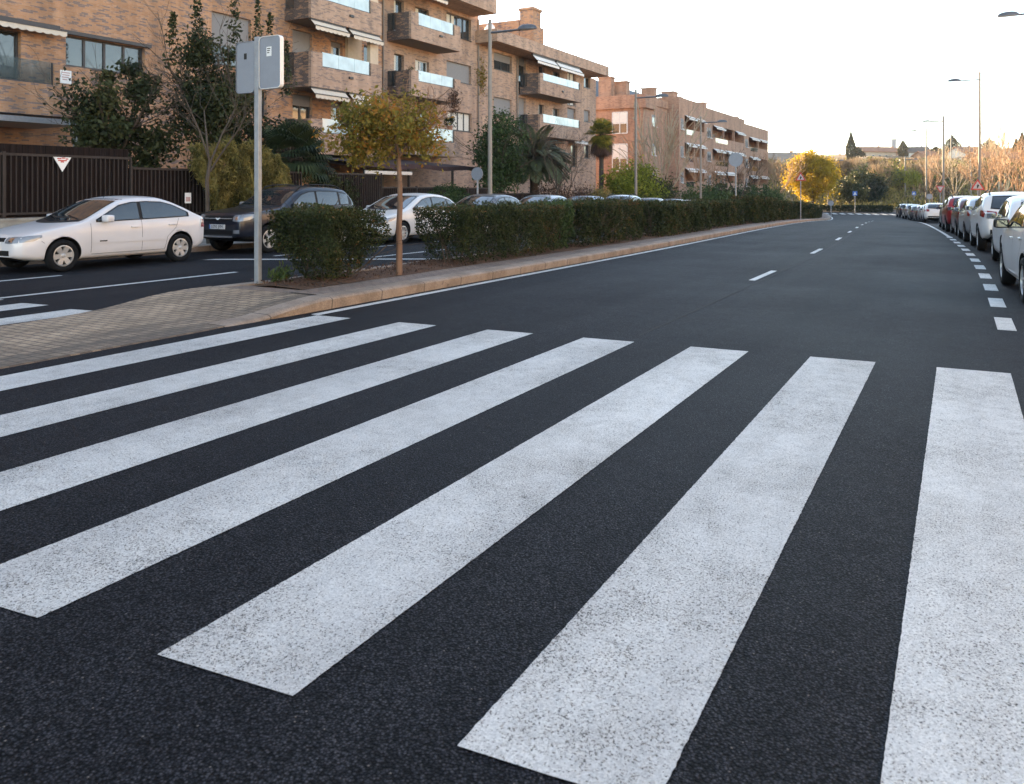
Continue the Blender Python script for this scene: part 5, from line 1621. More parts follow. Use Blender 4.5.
# ------------------------------------------------------------------ fences, lamps, signs
def fence(a, b, zlow, ztop, label, t=-19.5, wall=0, boards=True, cap=False, posts=2.0, rail=True, gate=False):
    """metal railing with dark boards behind it on a low wall; a..b along the pavement"""
    m = (a+b)/2
    org = Vector(P3(t, m, .13)); x0 = org.x
    r = empty('gate' if gate else 'fence', org, label, 'gate' if gate else 'fence')
    g = gz(m)
    if wall:
        w = MB(org); w.box(x0-.25, x0+.10, a, b, g+.05, zlow-.06); w.box(x0-.27, x0+.13, a-.003, b+.003, zlow-.059, zlow); w.build('low_wall', M['stone_wall'], r)
    if boards:
        w = MB(org); n = int((b-a)/.14)
        for k in range(n):
            y = a+(b-a)*k/n
            w.box(x0-.14-.004*(k % 2), x0-.115, y+.004, y+(b-a)/n-.004, zlow+.01, ztop+(.22 if cap else -.02))
        w.build('boards', M['fence_board'], r)
    f = MB(org)
    n = max(1, int(round((b-a)/posts)))
    for k in range(n+1):
        y = a+(b-a)*k/n
        p = MB(org); p.box(x0-.035, x0+.035, y-.035 if k else y, y+.035 if k < n else y, zlow+.003, ztop+.03); p.build('post', M['fence_rail'], r)
    f.box(x0-.02, x0+.025, a+.036, b-.036, ztop-.06, ztop); f.box(x0-.02, x0+.025, a+.036, b-.036, zlow+.08, zlow+.13)
    f.build('rail', M['fence_rail'], r)
    f = MB(org); k = int((b-a)/.125)
    for i in range(1, k):
        y = a+(b-a)*i/k; f.box(x0-.012, x0+.012, y-.011, y+.011, zlow+.131, ztop-.061)
    f.build('bars', M['fence_rail'], r)
    return r
fence(-6, 13.75, .84, 2.38, 'long brown board fence with metal bars on a low wall behind the white sedan', wall=1, cap=True, posts=3.3)
fence(13.8, 20.2, .72, 2.12, 'shorter stretch of brown barred fence, behind the leafless street tree', wall=1, posts=3.2)
fence(21.7, 24.75, .15, 2.12, 'brown board gate with a pale frame between the dark shrub and the orange leaved tree', gate=True, posts=3.1, t=-19.5)
fence(24.85, 29.8, .15, 1.62, 'low brown barred fence behind the white hatchback', posts=2.5)
fence(29.9, 33.6, .05, 1.60, 'dark fence panel directly behind the near lamp post', posts=1.9)
fence(33.9, 39.6, -.05, 1.32, 'dark fence with four pale posts, below the creeper and the feather palm', posts=1.9)
fence(39.8, 46.8, -.25, 1.05, 'dark stepped fence below the feather palm, right half', posts=2.3)
fence(47.0, 52.8, -.5, .95, 'dark fence panels in front of the slim fan palm', posts=1.9)
fence(53.0, 66.0, -.9, .55, 'lowest dark fence run, past the yellow green shrub', posts=2.6)
# warning triangle and notice on the fence
x0 = P3(-19.5, 11.6)[0]
o = Vector((x0+.04, 11.85, 2.12)); r = empty('warning_sign', o, 'white inverted triangle sign with red print hung on the brown fence', 'sign')
mb = MB(o); mb.prism([(11.60, 2.36), (12.10, 2.36), (11.85, 1.96)], 'x', x0+.03, x0+.045); mb.build('plate', M['sign_white'], r)
mb = MB(o)
for a, b, c in ((11.72, 11.82, 2.27), (11.83, 11.92, 2.285), (11.93, 12.0, 2.265), (11.74, 11.96, 2.225), (11.80, 11.89, 2.19)): mb.box(x0+.0455, x0+.047, a, b, c, c+.028)
mb.build('print', M['sign_red'], r)
o = Vector((x0+.04, 15.55, 1.25)); r = empty('notice', o, 'small white and red notice on the fence beside the leafless street tree trunk', 'sign')
mb = MB(o); mb.box(x0+.03, x0+.04, 15.45, 15.66, 1.12, 1.42); mb.build('plate', M['sign_white'], r)
mb = MB(o); mb.box(x0+.041, x0+.043, 15.48, 15.63, 1.17, 1.30); mb.build('print', M['sign_pink'], r)

# garden pergola with brown canvas and white front beam; grey terrace frame at the left
o = Vector((-24.0, 31, .3)); r = empty('pergola', o, 'garden pergola with sagging brown canvas roof and a white front beam', 'pergola')
mb = MB(o)
n = 14
mb.mesh([(x, 27.5+11.5*i/n, z+.05*math.sin(i*1.3)) for i in range(n+1) for x, z in ((-28.2, 3.2), (-23.4, 2.72))]+[(x, 27.5+11.5*i/n, z+.05*math.sin(i*1.3)) for i in range(n+1) for x, z in ((-28.2, 3.16), (-23.4, 2.50))],
    [(2*i, 2*i+1, 2*i+3, 2*i+2) for i in range(n)]+[(2*i+30, 2*i+31, 2*i+33, 2*i+32) for i in range(n)]+[(2*i+1, 2*i+31, 2*i+33, 2*i+3) for i in range(n)])
mb.build('canvas', M['brown_cloth'], r)
mb = MB(o); mb.box(-23.35, -23.2, 27.9, 31.4, 2.20, 2.36, b=.01); mb.build('beam', M['house_white'], r)
for y in (27.9, 31.2, 35, 38.7):
    mb = MB(o); mb.box(-23.35, -23.25, y, y+.1, .2, 2.5); mb.build('post', M['fence_rail'], r)
o = Vector((-25.6, 14, .3)); r = empty('terrace_frame', o, 'grey metal terrace canopy frame over the ground floor, left edge', 'canopy')
mb = MB(o); mb.box(-28.2, -25.5, 9, 16.1, 3.62, 3.80); mb.build('roof', M['galv'], r)
mb = MB(o); mb.tube((-25.6, 16.0, .4), (-25.6, 16.0, 3.6), .07, n=10); mb.build('post', M['galv'], r)

# street lamps
def lamp(base, h, arm, side, label, group, toparm=.55, head=True, name='street_lamp'):
    b = Vector(base); r = empty(name, b, label, 'street lamp', group)
    mb = MB(b); mb.tube(b, b+Vector((0, 0, h)), .10 if b.y < 80 else .13, .075 if b.y < 80 else .11, 12); mb.tube(b, b+Vector((0, 0, .9)), .11, .11, 12); mb.box(b.x-.2, b.x+.2, b.y-.2, b.y+.2, b.z-.02, b.z+.03)
    mb.build('pole', M['lamp_paint'], r, smooth=False)
    za = b.z+h-toparm
    e = b+Vector((side*arm, 0, h-toparm))
    mb = MB(b); mb.tube((b.x, b.y, za), e, .05 if b.y < 80 else .08, .045 if b.y < 80 else .07, 8); mb.tube((b.x, b.y, b.z+h-.03), (b.x+side*arm*.55, b.y, za+.03), .008, n=5); mb.build('arm', M['lamp_head'], r)
    mb = MB(b)
    N = 16; J = 7; vs = []; fs = []
    for j in range(J+1):
        f = j/J
        for i in range(N):
            a = 2*math.pi*i/N
            rad = math.cos(f*math.pi/2)**.7
            xx = math.cos(a)*.40*rad; yy = math.sin(a)*.17*rad
            xx *= 1.0 if side*xx < 0 else 1.25
            vs.append((e.x+side*.25+xx, e.y+yy, e.z-.03+.21*math.sin(f*math.pi/2)))
        if j:
            for i in range(N): fs.append(((j-1)*N+i, (j-1)*N+(i+1) % N, j*N+(i+1) % N, j*N+i))
    mb.mesh(vs, fs); h_ = mb.build('head', M['lamp_head'], r, smooth=True)
    mb = MB(b); mb.mesh([(v[0], v[1], v[2]+.002) for v in vs[:N]], [tuple(range(N))]); mb.build('lens', M['lamp_glass'], h_)
    return r
G1 = 'street lamps on the left pavement'; G2 = 'street lamps on the right pavement'
lamp(gp(-17.05, 28.45), 8.6, 1.45, 1, 'street lamp rising between the rounded bush and the dark oleander, nearest on the left pavement', G1)
lamp(P3(-16.9, 50.3, .13), 8.55, 1.5, 1, 'street lamp in front of the orange building, left of the tan twigged tree', G1)
lamp(P3(-16.9, 70.0, .13), 8.9, 1.6, 1, 'third street lamp along the left pavement, left of the round grey sign', G1)
lamp((-19.6, 143, -1.8), 8.6, 1.7, 1, 'distant street lamp just right of the bright yellow tree', G1)
for t, s, h, lb in ((3.45, 43.3, 10.35, 'street lamp at the right edge whose head only reaches into the picture'), (1.1, 66.0, 10.7, 'tallest looking street lamp of the right pavement, with a triangular sign low on its pole'),
        (-1.75, 97.7, 11.0, 'street lamp above the inverted triangular yield sign'), (-4.6, 132.8, 12.5, 'farthest of the tall street lamps in the right hand line')):
    lamp((t, s, gz(s)+.13) if s < 118 else (t, s, -1.8), h, 1.3, -1, lb, G2)
for (x, y, Z, h, lb) in ((905, 165, 150, 6.5, 'small distant lamp post in front of the two rounded green trees'), (971, 158, 140, 7.5, 'small distant lamp post between the two tall right hand lamps'), (951, 160, 170, 8, 'thin distant lamp post behind the yield sign pole')):
    p = at(x, y, Z); lamp((p.x, p.y, ground_z(p.x, p.y)), h, 1.5, -1 if x > 960 else 1, lb, 'distant lamp posts')

# twin sign on the near pole, seen from behind
b = Vector((-9.16, 8.55, .12))
r = empty('road_sign', b, 'grey pole with two rectangular sign boards side by side, seen from behind at the ramp', 'road sign')
mb = MB(b); mb.box(b.x-.045, b.x+.045, b.y-.035, b.y+.035, b.z, 3.80, b=.012); mb.build('pole', M['galv'], r)
def board(xa, xb, z0, z1, y, sticker, edge):
    w = xb-xa; rr = .06
    poly = []
    for cx, cz, a0 in ((xb-rr, z1-rr, 0), (xa+rr, z1-rr, 90), (xa+rr, z0+rr, 180), (xb-rr, z0+rr, 270)):
        for k in range(6):
            a = math.radians(a0+18*k); poly.append((cx+rr*math.cos(a), cz+rr*math.sin(a)))
    mb = MB(b); mb.prism(poly, 'y', y, y+.045); o = mb.build('sign_board', M['sign_back'], r)
    mb = MB(b)
    n = len(poly); cx, cz = (xa+xb)/2, (z0+z1)/2
    out = [(cx+(p[0]-cx)*1.03, cz+(p[1]-cz)*1.02) for p in poly]
    mb.mesh([(p[0], y-.012, p[1]) for p in poly]+[(p[0], y-.012, p[1]) for p in out]+[(p[0], y+.06, p[1]) for p in out]+[(p[0], y+.06, p[1]) for p in poly],
        [(k, (k+1) % n, n+(k+1) % n, n+k) for k in range(n)]+[(n+k, n+(k+1) % n, 2*n+(k+1) % n, 2*n+k) for k in range(n)]+[(2*n+k, 2*n+(k+1) % n, 3*n+(k+1) % n, 3*n+k) for k in range(n)])
    mb.build('rim', M['sign_white'] if edge else M['sign_back'], o)
    mb = MB(b); mb.box(*sticker[0], y-.004, y-.001, *sticker[1]); so_ = mb.build('sticker', M[sticker[2]], o)
    if sticker[2] == 'sign_white':
        mb = MB(b); (xa2, xb2), (za2, zb2) = sticker[0], sticker[1]
        for k in range(3): mb.box(xa2+.015, xb2-.02-.01*k, y-.007, y-.0045, zb2-.035-.03*k, zb2-.022-.03*k)
        mb.build('sticker_print', M['ink'], so_)
    for zz in (z0+.18, z1-.18):
        mb = MB(b); mb.box(min(xa, b.x)+.02, max(xb, b.x)-.02 if xa > b.x else b.x, y-.0005+.046, y+.075, zz-.02, zz+.02); mb.build('bracket', M['galv'], o)
board(b.x-.43, b.x-.052, 2.98, 3.74, b.y-.02, ((b.x-.27, b.x-.215), (3.48, 3.57), 'ink'), False)
board(b.x+.056, b.x+.48, 3.02, 3.78, b.y-.02, ((b.x+.20, b.x+.30), (3.49, 3.63), 'sign_white'), True)

def disc_sign(base, h, rad, label, back=True, yaw=0):
    b = Vector(base); r = empty('road_sign', b, label, 'road sign', rot=(0, 0, yaw))
    mb = MB(); mb.tube((0, .04, 0), (0, .04, h+rad*.6), .04, n=10); mb.build('pole', M['galv'], r)
    mb = MB(); mb.lathe([(0, -.012), (rad*.97, -.012), (rad, -.02), (rad, .02), (rad*.97, .012), (0, .012)], (0, 0, h), 'y', 28); mb.build('disc', M['sign_back'], r)
    return r
p = P3(-9.3, 44.5, .13)
disc_sign(p, 3.45, .385, 'round grey sign back on a pole rising from the end of a hedge block', yaw=.07)
p = gp(-17.4, 28.0); disc_sign(p, 2.2, .27, 'round blue grey sign back half hidden behind the near lamp post')

def tri(base, h, size, label, inverted=False, pole=True, pict=True, yaw=0):
    b = Vector(base); r = empty('warning_sign', b, label, 'road sign', rot=(0, 0, yaw))
    hh = size*.866
    def T(k): 
        pts = [(-size/2*k, -hh/3*k), (size/2*k, -hh/3*k), (0, hh*2/3*k)]
        if inverted: pts = [(x, -z) for x, z in pts]
        return [(x, h+z) for x, z in pts]
    if pole:
        mb = MB(); mb.tube((0, .05, 0), (0, .05, h+.2), .035, n=10); mb.build('pole', M['galv'], r)
    mb = MB(); mb.prism(T(1), 'y', -.01, .012); o = mb.build('plate', M['sign_red'], r)
    mb = MB(); mb.prism(T(.68), 'y', -.0145, -.0105); f = mb.build('face', M['sign_face'], o)
    if pict:
        mb = MB()
        q = size*.1
        mb.prism([(-q*.5, h-q*1.6), (q*.1, h-q*1.6), (q*.5, h-q*.3), (q*1.2, h+q*.2), (q*.2, h+q*1.6), (-q*.5, h+q*.6)], 'y', -.0175, -.015)
        mb.build('pictogram', M['ink'], o)
    return r
tri(P3(-7.45, 60.0, .13), 3.0, .74, 'triangular red bordered warning sign on a pole beside the median hedge', yaw=.1)
tri((.95, 64.5, gz(64)+.13), 2.5, .9, 'triangular red bordered warning sign low on the tall right hand lamp pole', yaw=.1)
tri((-2.0, 95.6, gz(95)+.13), 3.2, .85, 'inverted triangular yield sign by the right hand lamp post', True, pict=False, yaw=.1)
p = (-2.9, 92.0, gz(92)+.13); disc_sign(p, 2.3, .28, 'small round sign left of the yield sign beside the far parked cars', yaw=.1)
def square_sign(base, h, w, label):
    b = Vector(base); r = empty('road_sign', b, label, 'road sign')
    mb = MB(); mb.tube((0, .04, 0), (0, .04, h), .04, n=8); mb.build('pole', M['galv'], r)
    mb = MB(); mb.box(-w/2, w/2, -.012, .012, h-w/2, h+w/2, b=.008); o = mb.build('plate', M['sign_blue'], r)
    mb = MB(); mb.prism([(-w*.36, h-w*.30), (w*.36, h-w*.30), (0, h+w*.34)], 'y', -.018, -.0125); f = mb.build('triangle', M['sign_white'], o)
    mb = MB(); mb.box(-w*.03, w*.04, -.022, -.0185, h-w*.12, h+w*.06); mb.box(-w*.12, -w*.02, -.022, -.0185, h-w*.24, h-w*.121); mb.box(w*.03, w*.12, -.022, -.0185, h-w*.24, h-w*.121); mb.build('pictogram', M['ink'], o)
    return r
p = at(855, 196, 112); square_sign((p.x, p.y, -1.8), 2.7, .62, 'blue square pedestrian crossing sign in the gap between the two far low hedges')
p = at(914, 196, 135); square_sign((p.x, p.y, -1.8), 2.6, .62, 'blue square pedestrian crossing sign above the far end of the parked row')
p = at(831, 203, 92); disc_sign((p.x, p.y, -1.7), 1.6, .3, 'small sign back on a thin pole at the tip of the median')
# ------------------------------------------------------------------ the far end: trees, houses and the hillside
def gpt(x, y, Z):
    p = at(x, y, Z); return Vector((p.x, p.y, far_z(p.x, p.y)))
def top_h(x, ytop, Z):
    b = gpt(x, 200, Z); return at(x, ytop, Z).z-b.z
def big_tree(name, x, Z, w, h, lmat, label, cat='tree', group=None, n=5000, leaf=.4, trunk=.35, cz=.62, tintoff=0, seed=1, nclump=50, shell=.3, src=None, spread=None, base=None, bmat='bark'):
    b = base or gpt(x, 200, Z)
    ch = h*(1-trunk)
    return leafy_tree(name, b, h, ((0, 0, h*trunk+ch*.5), (w/2, w/2, ch/2)), n, leaf, M[lmat], M[bmat], label, cat, group, r=.16, trunk=trunk+.05, seed=seed, nclump=nclump, spread=spread or w*.075, shell=shell, tintoff=tintoff, up=.4)
big_tree('tree', 813, 130, 7.6, top_h(816, 152, 130), 'leaf_yellow', 'bright yellow autumn tree at the far end of the hedges', n=20000, leaf=.32, trunk=.16, nclump=130, shell=.5, seed=3, spread=.55)
big_tree('tree', 849, 136, 5.0, top_h(849, 181, 136), 'leaf_dark', 'dark olive tree tucked against the right side of the bright yellow tree', n=6000, leaf=.34, trunk=.15, tintoff=.35, seed=5)
big_tree('tree', 863, 142, 7.0, top_h(863, 171, 142), 'leaf_dark', 'broad dark evergreen tree right of the bright yellow tree', n=8000, leaf=.4, trunk=.12, seed=6, tintoff=.1)
big_tree('tree', 873, 138, 4.0, top_h(873, 180, 138), 'leaf_pine', 'dark bluish conifer clump right of the broad dark evergreen', n=4000, leaf=.35, trunk=.15, seed=7, tintoff=.2)
big_tree('tree', 885, 170, 4.6, top_h(887, 166, 170), 'leaf_lime', 'rounded light green tree, left one of a pair at the far right', n=8000, leaf=.36, trunk=.3, seed=8, tintoff=.3, shell=.5, nclump=70)
big_tree('tree', 903, 152, 5.6, top_h(904, 171, 152), 'leaf_lime', 'rounded light green tree with a red brown trunk, right one of a pair', n=10000, leaf=.32, trunk=.3, seed=9, tintoff=.3, shell=.5, nclump=80, bmat='bark_red')
# bare trees that can be told apart
def far_bare(x, Z, yt, label, mt='twig_tan', seed=1, trunk=.3, base=None, r=.14, rmin=.02, lv=4, group='leafless trees at the far end'):
    b = base or gpt(x, 200, Z)
    h = top_h(x, yt, Z)
    return bare_tree('leafless_tree', b, h, label, M[mt], 'tree', group, r=r, seed=seed, trunk=trunk, kids=(6, 2, 2, 2), lvl=lv, ang=.5, upt=.07, spread=.9, rmin=rmin)
far_bare(724, 112, 163, 'pinkish leafless tree just right of the orange apartment building', 'twig_tan', 51)
t0_ = far_bare(752, 120, 163, 'pinkish leafless tree left of the bright yellow tree', 'twig_tan', 52)
far_bare(779, 126, 164, 'pinkish leafless tree partly behind the left side of the bright yellow tree', 'twig_tan', 53)
far_bare(955, 118, 156, 'large pale leafless tree just right of the yield sign', 'twig_pale', 54, .3)
ra = far_bare(1001, 80, 151, 'leafless reddish tree with a dark trunk behind the white crossover', 'twig_tan', 55, .36, rmin=.014)
far_bare(1018, 74, 154, 'leafless tree with a few leaves at the right edge', 'twig_tan', 56, .34, rmin=.014)
far_bare(985, 95, 161, 'leafless tree between the tallest lamp and the right edge trees', 'twig_tan', 57, .3)
far_bare(932, 135, 162, 'leafless tree left of the yield sign', 'twig_tan', 58, .25)
far_bare(915, 175, 160, 'leafless tree right behind the rounded green pair', 'twig_tan', 59, .25, rmin=.025)
far_bare(868, 190, 161, 'leafless orange tree above the broad dark evergreen', 'twig_tan', 60, .25, rmin=.028)
for i, (x, Z) in enumerate(((999, 140), (1006, 120), (992, 150))):
    bare_tree('poplar', gpt(x, 200, Z), top_h(x, 122+5*i, Z), ('tall thin leafless poplar above the right hand trees, middle of three', 'tall thin leafless poplar above the right hand trees, rightmost of three', 'tall thin leafless poplar above the right hand trees, leftmost of three')[i], M['twig_pale'], 'tree', 'tall thin poplars', r=.14, seed=70+i, trunk=.2, kids=(5, 2, 2, 1), lvl=3, ang=.2, upt=.1, spread=.3, rmin=.022, ratio=.55)
# young trees along the right pavement
for i, s in enumerate((100, 108, 116)):
    q = P3(5.4, s, .13) if s < 118 else (0, 0, 0)
    bare_tree('street_tree', q, 3.6, ('slim young leafless street tree left of the yield sign, nearest of its row', 'slim young leafless street tree left of the yield sign, middle of its row', 'slim young leafless street tree left of the yield sign, farthest of its row')[i], M['bark'], 'tree', 'young street trees by the yield sign', r=.06, seed=80+i, trunk=.5, kids=(5, 2, 2, 1), lvl=3, rmin=.015)
# yellow bushes behind the right hand cars
for i, (s, rx, rz, mt) in enumerate(((70, 1.1, .62, 'leaf_lime'), (75, 1.3, .75, 'leaf_yellow'), (80.5, 1.4, .85, 'leaf_lime'), (86, 1.5, .9, 'leaf_yellow'), (92, 1.7, 1.0, 'leaf_yellow'), (98.5, 1.9, 1.05, 'leaf_yellow'), (106, 1.9, 1.0, 'leaf_lime'))):
    b = P3(7.2, s, .12)
    shrub('yellow_shrub', b, (rx, 2.6, rz), 1900, .20, M[mt], 'yellow shrub behind the right hand cars, %s from the right edge' % ('first', 'second', 'third', 'fourth', 'fifth', 'sixth', 'seventh')[i],
        group='yellow shrubs behind the right hand cars', nclump=36, spread=.28, tintoff=-.02)
# tall grass and small shrubs around the junction
n = 16000
X = NR.uniform(-45, 40, n); Y = NR.uniform(142, 190, n)
C = np.stack([X, Y, np.array([far_z(a, b) for a, b in zip(X, Y)])+NR.uniform(.1, .7, n)], 1)
o = foliage('dry_grass', C, .8, NR.uniform(0, 1, n), M['leaf_olive'], aspect=.3, axis=np.array([0, 0, 1.5]))
tag(o, 'tall dry grass on the bank beyond the far junction', 'grass', kind='stuff')
o = shrub('shrub', gpt(887, 204, 146), (1.5, 1.5, 1.3), 1500, .3, M['leaf_olive'], 'pale yellowish shrub at the foot of the rounded green pair', tintoff=.3, nclump=24, spread=.3)

# cypresses and conifers on the skyline
def cypress(x, Z, h, w, label, cat='cypress tree'):
    b = gpt(x, 200, Z); r = empty('cypress', b, label, cat, 'cypresses on the skyline')
    n = int(1600+h*120)
    q = NR.uniform(0, 1, n); rad = w/2*np.minimum(1, (1-q)*1.9+.05)*np.minimum(1, .75+q)
    a = NR.uniform(0, 2*np.pi, n); k = np.sqrt(NR.uniform(.4, 1, n))
    C = np.stack([b.x+np.cos(a)*rad*k, b.y+np.sin(a)*rad*k, b.z+.4+h*q], 1)
    foliage('crown', C, .55, NR.uniform(0, 1, n), M['leaf_pine'], r, b, axis=np.array([0, 0, 1.4]), aspect=.35)
    w_ = Wood(); w_.seg(b-Vector((0, 0, .2)), b+Vector((0, 0, h*.8)), .16, .04, 6); w_.build('trunk', M['bark'], r, b)
    return r
for x, yt, Z, w, lb in ((851, 134, 205, 2.6, 'tall narrow dark cypress above the thin lamp post right of the yellow tree'),
        (903, 142, 240, 3.2, 'stout dark cypress beside the orange roofed house'),
        (1022, 134, 210, 3.0, 'tall dark cypress at the right edge of the skyline'), (1016, 140, 220, 2.2, 'shorter cypress just left of the right edge cypress'),
        (888, 149, 255, 1.8, 'thin cypress in front of the long orange roofed house')):
    cypress(x, Z, top_h(x, yt, Z), w, lb)
def conifer(x, yt, Z, w, label):
    b = gpt(x, 200, Z); h = top_h(x, yt, Z); r = empty('pine_tree', b, label, 'conifer', 'conifers on the skyline')
    C = []
    for k in range(9):
        f = k/8; z = h*(.45+.55*f); rad = w/2*(1-f)**.8+.3
        m = int(260*(1-f*.6)); a = NR.uniform(0, 2*np.pi, m); q = np.sqrt(NR.uniform(0, 1, m))
        C.append(np.stack([b.x+np.cos(a)*rad*q, b.y+np.sin(a)*rad*q, b.z+z-q*.5+NR.normal(size=m)*.25], 1))
    C = np.concatenate(C); foliage('crown', C, .6, NR.uniform(0, 1, len(C)), M['leaf_pine'], r, b, aspect=.4)
    w_ = Wood(); w_.seg(b-Vector((0, 0, .2)), b+Vector((0, 0, h*.95)), .25, .05, 6); w_.build('trunk', M['bark'], r, b)
for x, yt, Z, w, lb in ((952, 136, 230, 7, 'broad topped conifer on the skyline between the two near lamp posts'), (989, 139, 240, 7.5, 'dark conifer on the skyline just right of the tallest lamp'), (936, 147, 250, 6, 'dark rounded conifer on the skyline above the yield sign'), (858, 148, 225, 3.5, 'pale green conifer next to the tall narrow cypress')):
    conifer(x, yt, Z, w, lb)

# houses
def house(x, y, Z, w, d, eave, ridge, wall, label, yaw=0, roof='terracotta', wins=4, extra=None):
    p = at(x, y, Z); b = Vector((p.x, p.y, far_z(p.x, p.y)-1.0))
    ze = at(x, y, Z).z-b.z
    r = empty('house', b, label, 'house', 'houses on the hillside', rot=(0, 0, TH+yaw))
    h0 = ze-ridge; 
    mb = MB(); mb.box(-w/2, w/2, -d/2, d/2, 0, h0); mb.prism([(-d/2+.002, h0-.01), (d/2-.002, h0-.01), (0, ze-.12)], 'x', -w/2+.002, w/2-.002); mb.build('wall', M[wall], r)
    mb = MB()
    o = .4
    for sg in (-1, 1):
        a = (sg*(d/2+o), h0-ridge*o/(d/2)); c = (0, ze)
        mb.prism([a, c, (c[0], c[1]+.25), (a[0], a[1]+.25)], 'x', -w/2-o, w/2+o)
    ro = mb.build('roof', M[roof], r)
    mb = MB(); mb.box(w*.18, w*.18+.6, .3, .9, ze-1.0, ze+.55); mb.box(w*.18-.08, w*.18+.68, .22, .98, ze+.551, ze+.68); mb.build('chimney', M[wall], ro)
    for k in range(wins):
        xx = -w/2+w*(k+.5)/wins
        for z0 in ([h0-2.2, h0-5.0] if h0 > 6 else [h0-2.2]):
            mb = MB(); mb.box(xx-.45, xx+.45, -d/2-.05, -d/2+.02, z0, z0+1.2); f = mb.build('window', M['frame_white'], r)
            mb = MB(); mb.box(xx-.36, xx+.36, -d/2-.058, -d/2-.052, z0+.1, z0+1.1); mb.build('pane', M['glass'], f)
    return r
house(784, 153.5, 190, 12, 9, 0, 2.6, 'house_brick', 'house with a broad tan roof behind the left of the yellow tree', .3, 'roof_tan', 4)
house(806, 157, 215, 6, 6, 0, 1.6, 'house_brick', 'small red roofed house peeking over the yellow tree', -.2, wins=2)
house(873, 147.5, 250, 11, 7, 0, 1.5, 'house_wall', 'long pale house with an orange tiled roof beside the tall cypress', .15, wins=5)
house(888, 148.5, 262, 7, 6, 0, 1.4, 'house_brick', 'orange brick house right behind the long pale house', -.1, wins=3)
house(917, 147.5, 240, 5.5, 6, 0, 1.5, 'house_white', 'house with a dark roof behind the third right hand lamp', -.25, 'roof_dark', 2)
house(926, 152, 235, 5, 5, 0, 1.2, 'house_brick', 'small brick house just right of the dark roofed house', .2, wins=2)
house(966, 147.5, 225, 7, 6, 0, 1.5, 'house_white', 'white walled house with a tiled roof right of the broad topped conifer', .2, wins=3)
house(998, 153, 200, 13, 7, 0, 1.2, 'house_brick', 'long low orange brick house behind the tall thin poplars', .1, wins=6)
house(943, 153, 260, 6, 6, 0, 1.4, 'house_brick', 'brick house between the conifers above the yield sign', .3, wins=3)
house(836, 156, 240, 6, 5, 0, 1.4, 'house_brick', 'low brick house left of the tall narrow cypress', 0, wins=2)
house(1016, 153, 180, 5, 5, 0, 1.3, 'house_brick', 'brick house at the right edge under the cypresses', -.1, wins=2)
p = at(894, 139, 280); b = Vector((p.x, p.y, far_z(p.x, p.y))); r = empty('mast', b, 'slim telecom mast on the skyline right of the orange roofed houses', 'mast')
mb = MB(b); hh = p.z-b.z
mb.box(b.x-.7, b.x+.7, b.y-.7, b.y+.7, b.z, b.z+hh*.97); mb.build('shaft', M['sign_back'], r)
mb = MB(b); mb.box(b.x-1, b.x+1, b.y-1, b.y+1, b.z+hh*.971, b.z+hh); mb.build('platform', M['galv'], r)

# woodland on the slope: one mass of bare trees, one of evergreens
def wood_mass(name, n, mat, label, tw, hmin, hmax, twigs, dens_f, leaf=None):
    V = []; T = []
    k = 0; rng = random.Random(5 if leaf is None else 6)
    Cs = []
    while k < n:
        x = rng.uniform(690, 1075); Z = rng.uniform(150, 330) if x > 850 else rng.uniform(165, 330)
        if rng.random() > dens_f(x, Z): continue
        p = at(x, 200, Z)
        if p.x < -27 and p.y < 140: continue
        z0 = far_z(p.x, p.y); h = rng.uniform(hmin, hmax)
        h = min(h, at(x, 157+rng.random()*9, Z).z-z0)
        if h < 1.3: continue
        k += 1
        if leaf is None:
            base = np.array([p.x, p.y, z0])
            m = twigs
            a = NR.uniform(0, 2*np.pi, m); e = NR.uniform(.0, .55, m)
            st = base+np.stack([NR.normal(size=m)*h*.10, NR.normal(size=m)*h*.10, h*NR.uniform(.12, .75, m)], 1)
            d = np.stack([np.cos(a)*np.sin(e), np.sin(a)*np.sin(e), np.cos(e)], 1)
            d[:, :2] += (st-base)[:, :2]/h*1.6
            L = h*NR.uniform(.16, .40, m)[:, None]
            w = np.cross(d, NR.normal(size=(m, 3))); w /= np.linalg.norm(w, axis=1)[:, None]
            q = np.empty((m, 4, 3)); q[:, 0] = st-w*tw*.5; q[:, 1] = st+w*tw*.5; q[:, 2] = st+d*L+w*tw*.15; q[:, 3] = st+d*L-w*tw*.15
            V.append(q.reshape(-1, 3)); T.append(np.clip(NR.uniform(0, 1)+NR.normal(size=m)*.15, 0, 1))
            for _ in range(2):
                wv = np.array([.13 if _ else 0, 0 if _ else .13, 0])
                V.append(np.array([base-wv, base+wv, base+wv*.4+[0, 0, h*.5], base-wv*.4+[0, 0, h*.5]])); T.append(np.array([.3]))
        else:
            C, t, _ = clumpy(twigs, (p.x, p.y, z0+h*.52), (h*.5, h*.5, h*.42), 12, h*.09, .3)
            Cs.append((C, t))
    if leaf is None:
        o = quads_object(name, np.concatenate(V), np.concatenate(T), mat)
    else:
        o = foliage(name, np.concatenate([c for c, _ in Cs]), leaf, np.concatenate([t for _, t in Cs]), mat)
    return tag(o, label, 'woodland', kind='stuff')
M['leaf_scrub'] = mat_leaf('scrub_leaf', [(0, (.05, .065, .025)), (.5, (.11, .13, .045)), (1, (.20, .20, .07))], .4)
M['wood_mass'] = mat_leaf('bare_wood', [(0, (.16, .105, .06)), (.5, (.29, .20, .12)), (1, (.40, .30, .19))], .15, .8)
wood_mass('bare_woodland', 240, M['wood_mass'], 'brownish orange leafless woodland covering the slope at the far end', .11, 5, 9, 330, lambda x, Z: 1.0 if x > 830 else .45)
wood_mass('evergreen_woodland', 130, M['leaf_scrub'], 'scattered green scrub and evergreens among the leafless wood on the slope', 0, 3, 7, 240, lambda x, Z: .9, .55)
